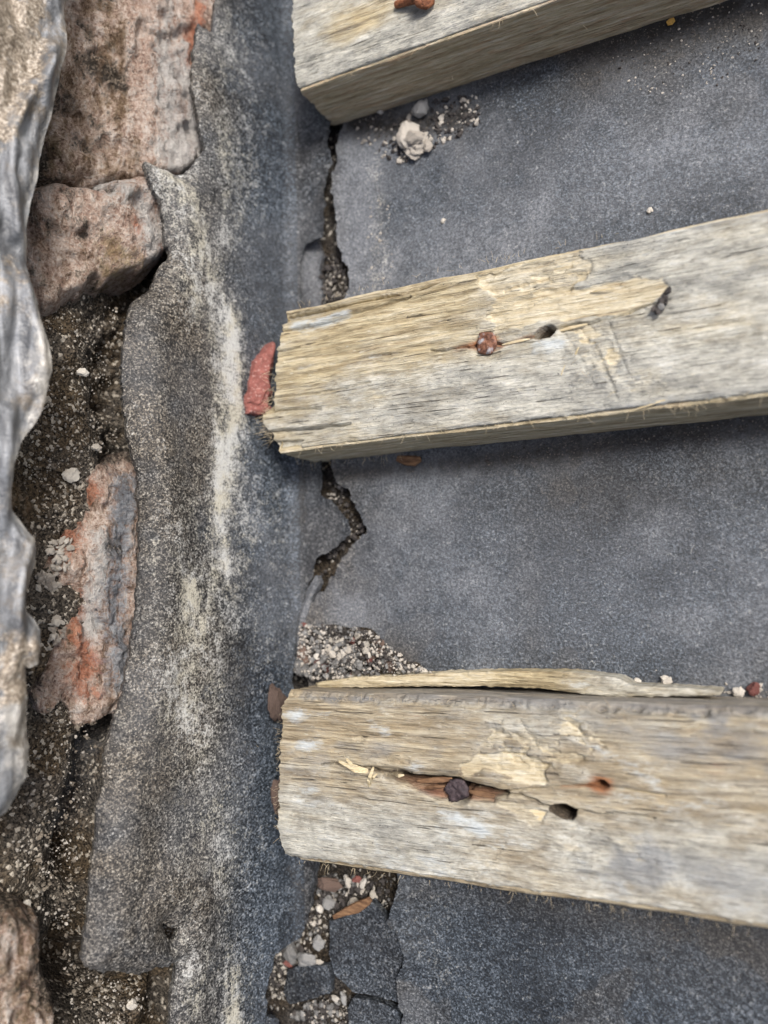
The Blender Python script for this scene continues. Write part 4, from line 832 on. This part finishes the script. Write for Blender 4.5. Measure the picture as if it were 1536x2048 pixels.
# ------------------------------------------------------------------ stones and crumbs
def rock_mesh(name, seed, sub=2, planes=9, rough=0.12):
    r = np.random.default_rng(seed); bm = bmesh.new(); bmesh.ops.create_icosphere(bm, subdivisions=sub, radius=1.0)
    V = np.array([v.co for v in bm.verts]); ns = r.normal(0, 1, (planes, 3)); ns /= np.linalg.norm(ns, axis=1)[:, None]; ds = r.uniform(0.55, 0.95, planes)
    dot = V @ ns.T; sc = np.where(dot > 0.05, ds / np.maximum(dot, 0.05), 9).min(1); V = V * np.minimum(sc, 1.05)[:, None]
    V *= 1 + rough * fbm(V[:, 0] * 1.3 + V[:, 2], V[:, 1] - V[:, 2] * 0.7, 2.2, 3, seed)[:, None]
    for v, c in zip(bm.verts, V): v.co = c
    me = bpy.data.meshes.new(name); bm.to_mesh(me); bm.free(); return me
ROCKS = [rock_mesh('crumb_mesh', 900 + i, 3, 8, 0.34) for i in range(9)]
def rock(name, px, py, wpx, hpx, mat, label=None, cat=None, group=None, z=0.0, rot=0.0, seed=0, hz=None, me=None, wall_off=None, kind=None):
    """stone wpx x hpx pixels across in the photograph, resting at height z (or on the wall plane)"""
    if wall_off is None:
        c = at(px, py, z); dep = (c - CAM) @ np.array([AX[2], AY[2], AZ[2]])
    else:
        q, y = wl(px, py, wall_off); f = wallmap(wall_off); c = np.array([float(v) for v in f(np.array(q), np.array(y), np.array(0.0))]); dep = (c - CAM) @ np.array([AX[2], AY[2], AZ[2]])
    m = dep / F; a, b = wpx * m / 2, hpx * m / 2; h = hz or min(a, b) * 0.8
    base = me or ROCKS[seed % len(ROCKS)]
    d = base if mat is None else base.copy()
    if mat is not None: d.materials.clear(); d.materials.append(mat)
    o = bpy.data.objects.new(name, d); link(o)
    if wall_off is None:
        o.location = (c[0], c[1], z + h * 0.7); o.rotation_euler = (rng.uniform(-0.2, 0.2), rng.uniform(-0.2, 0.2), rot)
        o.scale = (a * 1.12, b * 1.12, h)
    else:
        Rm = Matrix((tuple(-WT), (0, 1, 0), tuple(WN))).transposed(); o.rotation_euler = (Rm @ Matrix.Rotation(rot, 3, 'Z')).to_euler()
        o.location = tuple(c + WN * h * 0.6); o.scale = (a * 1.4, b * 1.15, h)
    if label: tag(o, label, cat or 'stone', group, kind)
    return o
SHARED = {}
def shared(i, mat):
    k = (i % len(ROCKS), mat.name)
    if k not in SHARED:
        d = ROCKS[k[0]].copy(); d.materials.clear(); d.materials.append(mat); SHARED[k] = d
    return SHARED[k]
BIGR = [rock_mesh('stone_mesh', 950 + i, 4, 12, 0.30) for i in range(6)]
# red brick shard wedged at the end of the middle batten
SH = [(543, 682), (549, 700), (549, 740), (544, 790), (536, 820), (524, 829), (503, 824), (498, 790), (506, 775), (511, 745), (516, 720), (533, 700)]
SHZ = 0.0035
SHP = [wl(*p, SHZ) for p in SH]; xs = [p[0] for p in SHP]; ys = [p[1] for p in SHP]
_ws = wallmap(SHZ)
def sh_map(A, Bb, S):
    ridge = dline(A, Bb, [wl(*p, SHZ) for p in ((541, 690), (526, 760), (528, 826))])[0]
    h = 0.0022 * np.clip(1 - ridge / 0.003, 0, 1) - 0.0015 * np.exp(S / 0.0006) + fbm(A, Bb, 400, 4, 711) * 0.0009 + 0.0009 * ss(-0.05, 0.05, fbm(A, Bb, 260, 2, 712)) * ss(wl(520, 760, SHZ)[1], wl(520, 790, SHZ)[1], Bb)
    return _ws(A, Bb, h)
shard = sheet('brick_shard', np.arange(min(xs) - 0.001, max(xs) + 0.001, 0.0002), np.arange(min(ys) - 0.001, max(ys) + 0.001, 0.0002), lambda A, Bb: sdpoly(A, Bb, SHP) + fbm(A, Bb, 500, 3, 713) * 0.0004, sh_map, REDST, thick=0.0045, downv=-WN)
tag(shard, 'pointed red brick shard wedged against the end of the middle batten', 'brick shard')
rock('pebble', 547, 1400, 34, 76, BROWNST, 'glossy red-brown pebble at the upper corner of the lowest batten', 'pebble', seed=1, me=BIGR[0], wall_off=0.003, rot=0.1)
rock('pebble', 553, 1592, 26, 74, BROWNST, 'dark brown pebble half hidden behind the end of the lowest batten', 'pebble', seed=2, me=BIGR[1], wall_off=0.003)
def lump(px, py, parts, label):
    c = at(px, py, 0.0); o = tag(link(bpy.data.objects.new('mortar_lump', None)), label, 'mortar lump'); o.location = c
    for i, (dx, dy, w, h, z) in enumerate(parts):
        r = rock('piece', px + dx, py + dy, w, h, CLUST, me=BIGR[(i + 2) % 6], z=z, rot=i * 0.9); r.parent = o; r.matrix_parent_inverse = Matrix.Translation(-Vector(c))
lump(826, 285, [(-6, -14, 44, 62, 0.0), (14, 10, 48, 34, 0.0), (30, 8, 24, 18, 0.001), (0, 22, 34, 20, 0.0), (-10, -30, 22, 20, 0.001), (6, -8, 26, 40, 0.0025)], 'knobbly white mortar lump lying below the upper batten')
# stones in the torn corner under the lower batten
for i, (x, y, w, h, m, l) in enumerate([
    (585, 1898, 26, 46, GREYST, 'pale grey oblong stone standing beside the torn felt, bottom left'), (616, 1918, 42, 34, GREYST, 'broad grey stone beside the oblong one near the bottom edge'),
    (640, 1882, 26, 26, GREYST, 'grey stone above the broad one in the torn felt'), (664, 1764, 46, 30, BROWNST, 'broad brown flake directly under the lowest batten'),
    (698, 1762, 14, 26, MORTAR, 'narrow pale crumb under the lowest batten edge'), (728, 1766, 13, 20, MORTAR, 'right-hand pale crumb under the lowest batten edge'), (711, 1804, 26, 22, MORTAR, 'white crumb resting on the brown wood chip'),
    (749, 1791, 14, 18, MORTAR, 'white crumb at the tip of the brown wood chip'), (660, 1802, 26, 24, GREYST, 'grey crumb left of the brown wood chip'), (642, 1815, 16, 16, MORTAR, 'small pale crumb left of the brown wood chip'),
    (716, 1758, 20, 12, REDST, 'small red brick crumb under the lowest batten'), (577, 1927, 20, 9, REDST, 'tiny bright red brick flake below the oblong stone'), (640, 1926, 22, 18, MORTAR, 'pale jagged crumb right of the broad grey stone'),
    (690, 1996, 14, 26, GREYST, 'upright grey crumb near the bottom edge'), (672, 1996, 18, 10, MORTAR, 'flat white crumb near the bottom edge')]):
    rock('stone', x, y, w, h, m, l, 'stone', seed=i, z=-0.002, rot=0.3 * math.sin(i * 2.1), me=BIGR[i % 6] if w > 24 else None)
sliver(None, P3(0.002, (668, 1834), (690, 1824), (712, 1816), (735, 1803), (742, 1796)), 0.0022, BARK, 'wood_chip')
tag(bpy.data.objects['wood_chip'], 'tapering brown wood chip at the torn felt below the lowest batten', 'wood chip')
sliver(None, P3(0.0006, (1334, 48), (1341, 44), (1349, 39)), 0.0014, LEAF, 'leaf_scrap'); tag(bpy.data.objects['leaf_scrap'], 'tiny yellow leaf scrap beside the upper batten', 'leaf')
sliver(None, P3(0.0012, (795, 917), (812, 921), (830, 922), (842, 918)), 0.0024, BARK, 'bark_scrap'); tag(bpy.data.objects['bark_scrap'], 'red-brown bark scrap tucked under the middle batten', 'bark')
tubes('twig', [(P3(0.005, (612, 1350), (630, 1334), (648, 1318), (672, 1292), (690, 1285)), 0.0009, 0.0007)], GREYST, None, 6)
tag(bpy.data.objects['twig'], 'short grey twig lying in the rubble above the lowest batten', 'twig')
# dark crumb clump on the middle batten
cl = tag(link(bpy.data.objects.new('dirt_clump', None)), 'dark gritty dirt clump on top of the middle batten', 'dirt clump'); cl.location = at(1322, 605, T)
for i in range(26):
    f = i / 25; x = 1309 + 28 * f + rng.normal(0, 4); y = 626 - 40 * f + rng.normal(0, 4)
    r = rock('grain', x, y, rng.uniform(7, 14), rng.uniform(7, 14), None, me=shared(i, DARKST if rng.random() < 0.75 else GREYST), z=T + rng.uniform(0, 0.0012), rot=rng.uniform(0, 6)); r.parent = cl; r.matrix_parent_inverse = Matrix.Translation(-cl.location)

# rubble heap above the lower batten
HEAP = [(600, 1250), (690, 1250), (742, 1262), (790, 1300), (822, 1322), (862, 1345), (800, 1352), (640, 1358), (592, 1350), (596, 1300)]
def inpoly(x, y, poly): return float(sdpoly(np.array(x), np.array(y), poly)) < 0
def heap_z(x, y): return 0.0065 * max(0.0, min(1.0, (y - 1246) / 95.0)) * max(0.15, 1 - (x - 600) / 300.0)
HP = [dk(*p) for p in HEAP]
def heap_map(A, Bb, S):
    h = 0.0075 * ss(0, 0.010, -S) * (0.75 + 0.5 * fbm(A, Bb, 200, 3, 722)) + fbm(A, Bb, 700, 3, 723) * 0.0007
    return A, Bb, 0.0003 + h
xs = [p[0] for p in HP]; ys = [p[1] for p in HP]
hp = sheet('dirt_heap', np.arange(min(xs) - 0.002, max(xs) + 0.002, 0.0004), np.arange(min(ys) - 0.002, max(ys) + 0.002, 0.0004), lambda A, Bb: sdpoly(A, Bb, HP) + fbm(A, Bb, 200, 3, 721) * 0.0016, heap_map, DECKM, thick=0.003, attrf=lambda A, Bb, S: {'blue': np.zeros_like(A)})
tag(hp, 'dark dirt heap in the corner above the lowest batten', 'dirt', kind='stuff')
rs = random.Random(5)
for i, (x, y, w, h, m, l) in enumerate([(612, 1298, 26, 52, BROWNST, 'brown stone leaning at the left edge of the rubble heap'), (640, 1330, 26, 20, REDST, 'dull pink brick crumb at the foot of the rubble heap'), (606, 1330, 34, 36, GREYST, 'large grey crumb at the lower left of the rubble heap'),
                                        (616, 1262, 24, 22, BROWNST, 'tan crumb at the upper left of the rubble heap'), (700, 1316, 40, 30, GREYST, 'large grey crumb in the middle of the rubble heap'), (755, 1306, 36, 18, BROWNST, 'flat olive-brown crumb in the rubble heap'), (786, 1330, 26, 26, BROWNST, 'round brown crumb at the right of the rubble heap'),
                                        (806, 1340, 26, 18, MORTAR, 'pale crumb at the right end of the rubble heap')]):
    rock('stone', x, y, w, h, m, l, 'stone', seed=i + 3, z=0.003, rot=rs.uniform(-0.5, 0.5), me=BIGR[i % 6])
n = 0
while n < 70:
    x, y = rs.uniform(595, 850), rs.uniform(1250, 1350)
    if not inpoly(x, y, [(p[0], p[1]) for p in HEAP]): continue
    m = rs.choice([MORTAR, MORTAR, MORTAR, GREYST, GREYST, DARKST, BROWNST, REDST] if n > 8 else [MORTAR]); s = rs.uniform(8, 17)
    d = -float(sdpoly(*[np.array(v) for v in dk(x, y)], HP)); zz = 0.0003 + 0.0072 * float(ss(0, 0.010, np.array(d)))
    rock('crumb', x, y, s, s * rs.uniform(0.7, 1.2), None, {MORTAR: 'small pale mortar crumb', GREYST: 'small grey stone crumb', DARKST: 'small black crumb', BROWNST: 'small brown crumb', REDST: 'small red brick crumb'}[m] + ' in the rubble heap above the lowest batten', 'crumb', 'crumbs in the rubble heap', z=zz, rot=rs.uniform(0, 6), me=shared(n, m)); n += 1
# single crumbs that stand out
for x, y, s, m, l, z in [(1333, 1360, 20, MORTAR, 'white crumb behind the splinter tip', 0.0), (1276, 1362, 12, MORTAR, 'small white crumb left of the crumb at the splinter tip', 0.0), (1478, 1384, 20, MORTAR, 'white crumb near the right edge above the lowest batten', 0.0), (1508, 1378, 24, REDST, 'red brick crumb near the right edge above the lowest batten', 0.0),
                         (1452, 1400, 10, MORTAR, 'tiny white crumb below the splinter tip', 0.0), (1300, 423, 12, MORTAR, 'tiny white crumb lying just above the middle batten', 0.0), (888, 443, 10, MORTAR, 'tiny tan crumb on open felt between the upper and middle battens', 0.0), (850, 1343, 18, MORTAR, 'pale crumb touching the splinter near its middle', 0.0), (828, 1338, 18, MORTAR, 'pale crumb left of the one touching the splinter', 0.0),
                         (846, 225, 34, GREYST, 'grey crumb in the dirt right below the upper batten', 0.0)]:
    rock('crumb', x, y, s, s, m, l, 'crumb', seed=int(x), z=z, rot=x)
for x, y, w, h, m, l in [(222, 1378, 18, 16, MORTAR, 'white crumb caught beside the felt edge on the wall'), (50, 1812, 16, 20, MORTAR, 'white crumb on the dark mortar at the lower left'), (140, 952, 26, 26, MORTAR, 'round pale crumb above the reddish brick'), (165, 745, 16, 16, MORTAR, 'pale crumb on the dark mortar beside the lead'), (192, 895, 14, 14, MORTAR, 'small white crumb on dark mortar beside the felt edge'), (262, 2008, 18, 18, MORTAR, 'pale crumb below the bottom end of the felt strip')]:
    rock('crumb', x, y, w, h, m, l, 'crumb', wall_off=BED + 0.001, seed=int(x))
for k, (cx, cy, rx, ry, nn, l) in enumerate([(122, 1112, 28, 36, 60, 'crusty white mortar cluster beside the lead, above the red brick face'), (96, 1165, 24, 28, 40, 'smaller crusty white mortar cluster touching the lead edge'), (115, 1262, 16, 28, 30, 'pale mortar cluster beside the curled lead tip')]):
    q, y = wl(cx, cy, BED); f = wallmap(BED + 0.003); c = Vector([float(v) for v in f(np.array(q), np.array(y), np.array(0.0))])
    o = tag(link(bpy.data.objects.new('mortar_cluster', None)), l, 'mortar'); o.location = c
    for i in range(nn):
        a = rs.uniform(0, 6.28); rr = math.sqrt(rs.random())
        r = rock('lump', cx + rx * rr * math.cos(a), cy + ry * rr * math.sin(a), rs.choice([5, 6, 8, 10, 14]) * rs.uniform(0.8, 1.3), rs.choice([5, 6, 8, 10, 14]) * rs.uniform(0.8, 1.3), None, wall_off=BED + 0.0012 + rs.uniform(0, 0.002), me=shared(i, CLUST), rot=rs.uniform(0, 6)); r.parent = o; r.matrix_parent_inverse = Matrix.Translation(-c)

# ------------------------------------------------------------------ torn felt scraps
def scrap(pts, z, label, lift=0.0008, seed=0, dome=0.0, name='felt_scrap', pale=0.0, parent=None):
    P = [tuple(at(*p, z)[:2]) for p in pts]; xs = [p[0] for p in P]; ys = [p[1] for p in P]
    def mp(A, Bb, S): return A, Bb, z + fbm(A, Bb, 70, 2, seed) * 0.0006 + lift * np.exp(S / 0.002) * fbm(A, Bb, 90, 2, seed + 1) + dome * ss(0, 0.004, -S)
    o = sheet(name, np.arange(min(xs) - 0.001, max(xs) + 0.001, 0.0004), np.arange(min(ys) - 0.001, max(ys) + 0.001, 0.0004), lambda A, Bb: sdpoly(A, Bb, P) + fbm(A, Bb, 500, 3, seed + 2) * 0.0004, mp, FELT, parent, thick=0.0022,
              attrf=lambda A, Bb, S: dict(pale=np.zeros_like(A) + pale, dirt=0.15 + np.zeros_like(A), brown=0.15 + np.zeros_like(A) + pale * 0.5, lime=np.zeros_like(A), coarse=0.5 + np.zeros_like(A)))
    if label: tag(o, label, 'felt scrap', 'torn felt pieces')
    return o
scrap([(661, 1841), (700, 1828), (745, 1800), (776, 1841), (797, 1862), (811, 1903), (795, 1945), (795, 2006), (760, 1998), (734, 1991), (704, 1985), (670, 1950), (658, 1908)], 0.0006, 'large squarish torn felt piece below the lowest batten', seed=801)
scrap([(574, 1940), (600, 1932), (654, 1930), (661, 1955), (660, 1987), (617, 2000), (578, 2012), (566, 1985)], 0.0002, 'small torn felt piece left of the large one, bottom of the picture', seed=811)
scrap([(704, 1998), (740, 2002), (790, 2018), (801, 2030), (806, 2130), (720, 2150), (700, 2060), (694, 2020)], 0.0002, 'torn felt piece cut by the bottom edge of the picture', seed=821)
scrap([(585, 500), (600, 470), (634, 478), (645, 510), (638, 540), (644, 580), (640, 625), (585, 625)], -0.0022, None, seed=831, dome=0.0008, name='torn_lip', pale=0.75, parent=ups)
scrap([(634, 1150), (640, 1165), (622, 1205), (610, 1245), (603, 1300), (598, 1345), (586, 1345), (588, 1280), (596, 1230), (615, 1180)], 0.0004, None, seed=841, dome=0.0024, name='torn_lip', pale=0.85, parent=ups)

# ------------------------------------------------------------------ fine grit lying everywhere (too small and many to count)
def grit(name, items, mat, parent=None):
    bm = bmesh.new(); bmesh.ops.create_icosphere(bm, subdivisions=1, radius=1.0); IV = np.array([v.co for v in bm.verts]); IF = np.array([[v.index for v in f.verts] for f in bm.faces]); bm.free()
    V = []; Ff = []; k = 0
    for c, s in items:
        R_ = rng.normal(0, 1, (3, 3)); Q, _ = np.linalg.qr(R_); sc = s * rng.uniform(0.6, 1.25, 3)
        V.append((IV * (1 + rng.normal(0, 0.30, (len(IV), 1)))) * sc @ Q.T + c); Ff.append(IF + k); k += len(IV)
    o = fast(name, np.concatenate(V), np.concatenate(Ff), mat, parent, smooth=False); return o
def wallpt(px, py, off): 
    q, y = wl(px, py, off); f = wallmap(off); return np.array([float(v) for v in f(np.array(q), np.array(y), np.array(0.0))])
def scatter(poly, n, s0, s1, z=0.0, wall_off=None, pw=2.2):
    xs = [p[0] for p in poly]; ys = [p[1] for p in poly]; out = []
    X = rng.uniform(min(xs), max(xs), n * 5); Yy = rng.uniform(min(ys), max(ys), n * 5); ok = (sdpoly(X, Yy, poly) < 0) & (vn(X / 34.0, Yy / 34.0, n) * 0.6 + vn(X / 13.0, Yy / 13.0, n + 3) * 0.4 > rng.uniform(0.25, 0.75, len(X)))
    for x, y in list(zip(X[ok], Yy[ok]))[:n]:
        s = s0 + (s1 - s0) * rng.random() ** pw
        out.append((at(x, y, z) + (0, 0, s * 0.4) if wall_off is None else wallpt(x, y, wall_off), s))
    return out
Z1 = [(690, 255), (760, 225), (880, 195), (960, 190), (960, 250), (870, 300), (800, 330), (740, 300)]
Z2 = [(1180, 130), (1400, 40), (1536, -20), (1536, 160), (1300, 190)]
Z3 = [(640, 490), (690, 530), (700, 600), (640, 610)]
Z4 = [(735, 400), (790, 400), (790, 600), (730, 600)]
Z5 = [(600, 1740), (790, 1760), (770, 1830), (660, 1845), (610, 1930), (655, 1935), (560, 1960), (545, 1900), (620, 1860)]
Z6 = [(660, 940), (700, 985), (735, 1060), (690, 1090), (640, 1160), (640, 1120), (700, 1060), (655, 990)]
Z7 = [(640, 1995), (700, 1995), (710, 2060), (650, 2060), (575, 2030)]
Z8 = [(1260, 1370), (1536, 1365), (1536, 1410), (1300, 1400)]
Z9 = [(530, 1890), (575, 1880), (575, 1990), (535, 2000)]
WZ = [(60, 620), (235, 612), (222, 760), (240, 930), (180, 990), (110, 1080), (40, 1000), (60, 800)]
WZ2 = [(90, 1400), (200, 1450), (160, 1700), (140, 1920), (300, 1985), (310, 2060), (150, 2060), (120, 1880), (60, 1800), (20, 1700), (70, 1560)]
pal = scatter(Z1, 120, 0.00025, 0.0009) + scatter(Z2, 90, 0.00015, 0.0004) + scatter(Z3, 200, 0.0001, 0.0004, -0.003, pw=3) + scatter(Z4, 60, 0.00015, 0.0004) + scatter(Z5, 420, 0.0001, 0.0006, -0.003, pw=3) + scatter(Z6, 60, 0.0002, 0.0006, -0.003) + scatter(Z7, 240, 0.0001, 0.0006, -0.003, pw=3) + scatter(Z8, 60, 0.0002, 0.0007) + scatter(Z9, 140, 0.0001, 0.0005, -0.002, pw=3)
pal += scatter(HEAP, 700, 0.00007, 0.0005, 0.0058, pw=3) + scatter([(600, 200), (1536, -100), (1536, 2048), (560, 2048)], 60, 0.00008, 0.0002)
drk = scatter(Z1, 260, 0.0002, 0.0008) + scatter(Z2, 150, 0.0001, 0.0004) + scatter(Z3, 90, 0.0003, 0.0008, -0.003) + scatter(Z5, 260, 0.0003, 0.0010, -0.003) + scatter(Z6, 160, 0.0003, 0.0008, -0.003) + scatter(HEAP, 300, 0.0002, 0.0007, 0.005) + scatter(Z7, 60, 0.0003, 0.001, -0.003) + scatter(Z9, 60, 0.0003, 0.0009, -0.002)
drk += scatter([(640, 935), (900, 915), (1536, 825), (1536, 840), (900, 940)], 120, 0.0001, 0.0004)
gry = scatter(HEAP, 420, 0.00015, 0.0009, 0.0050, pw=2.5) + scatter(Z5, 120, 0.0002, 0.0009, -0.003) + scatter(Z7, 60, 0.0002, 0.0009, -0.003)
tag(grit('grey_grit', gry, GREYST), 'grey stony grit in the rubble and tears', 'grit', kind='stuff')
tag(grit('pale_grit', pal, GRITM), 'scattered pale mortar grit on the felt', 'grit', kind='stuff')
tag(grit('dark_grit', drk, DARKST), 'scattered dark soil grit in the tears and along the battens', 'grit', kind='stuff')
wp = scatter(WZ, 900, 0.00005, 0.00036, wall_off=BED + 0.0018, pw=4) + scatter(WZ2, 1000, 0.00005, 0.0004, wall_off=BED + 0.0018, pw=4)
wd = scatter(WZ, 500, 0.0001, 0.0005, wall_off=BED + 0.0012, pw=3) + scatter(WZ2, 600, 0.0001, 0.0006, wall_off=BED + 0.0012, pw=3)
tag(grit('wall_pale_grit', wp, GRITM), 'pale sandy grit in the crumbling wall mortar', 'grit', kind='stuff')
tag(grit('wall_dark_grit', wd, EARTH), 'brown grit in the crumbling wall mortar', 'grit', kind='stuff')
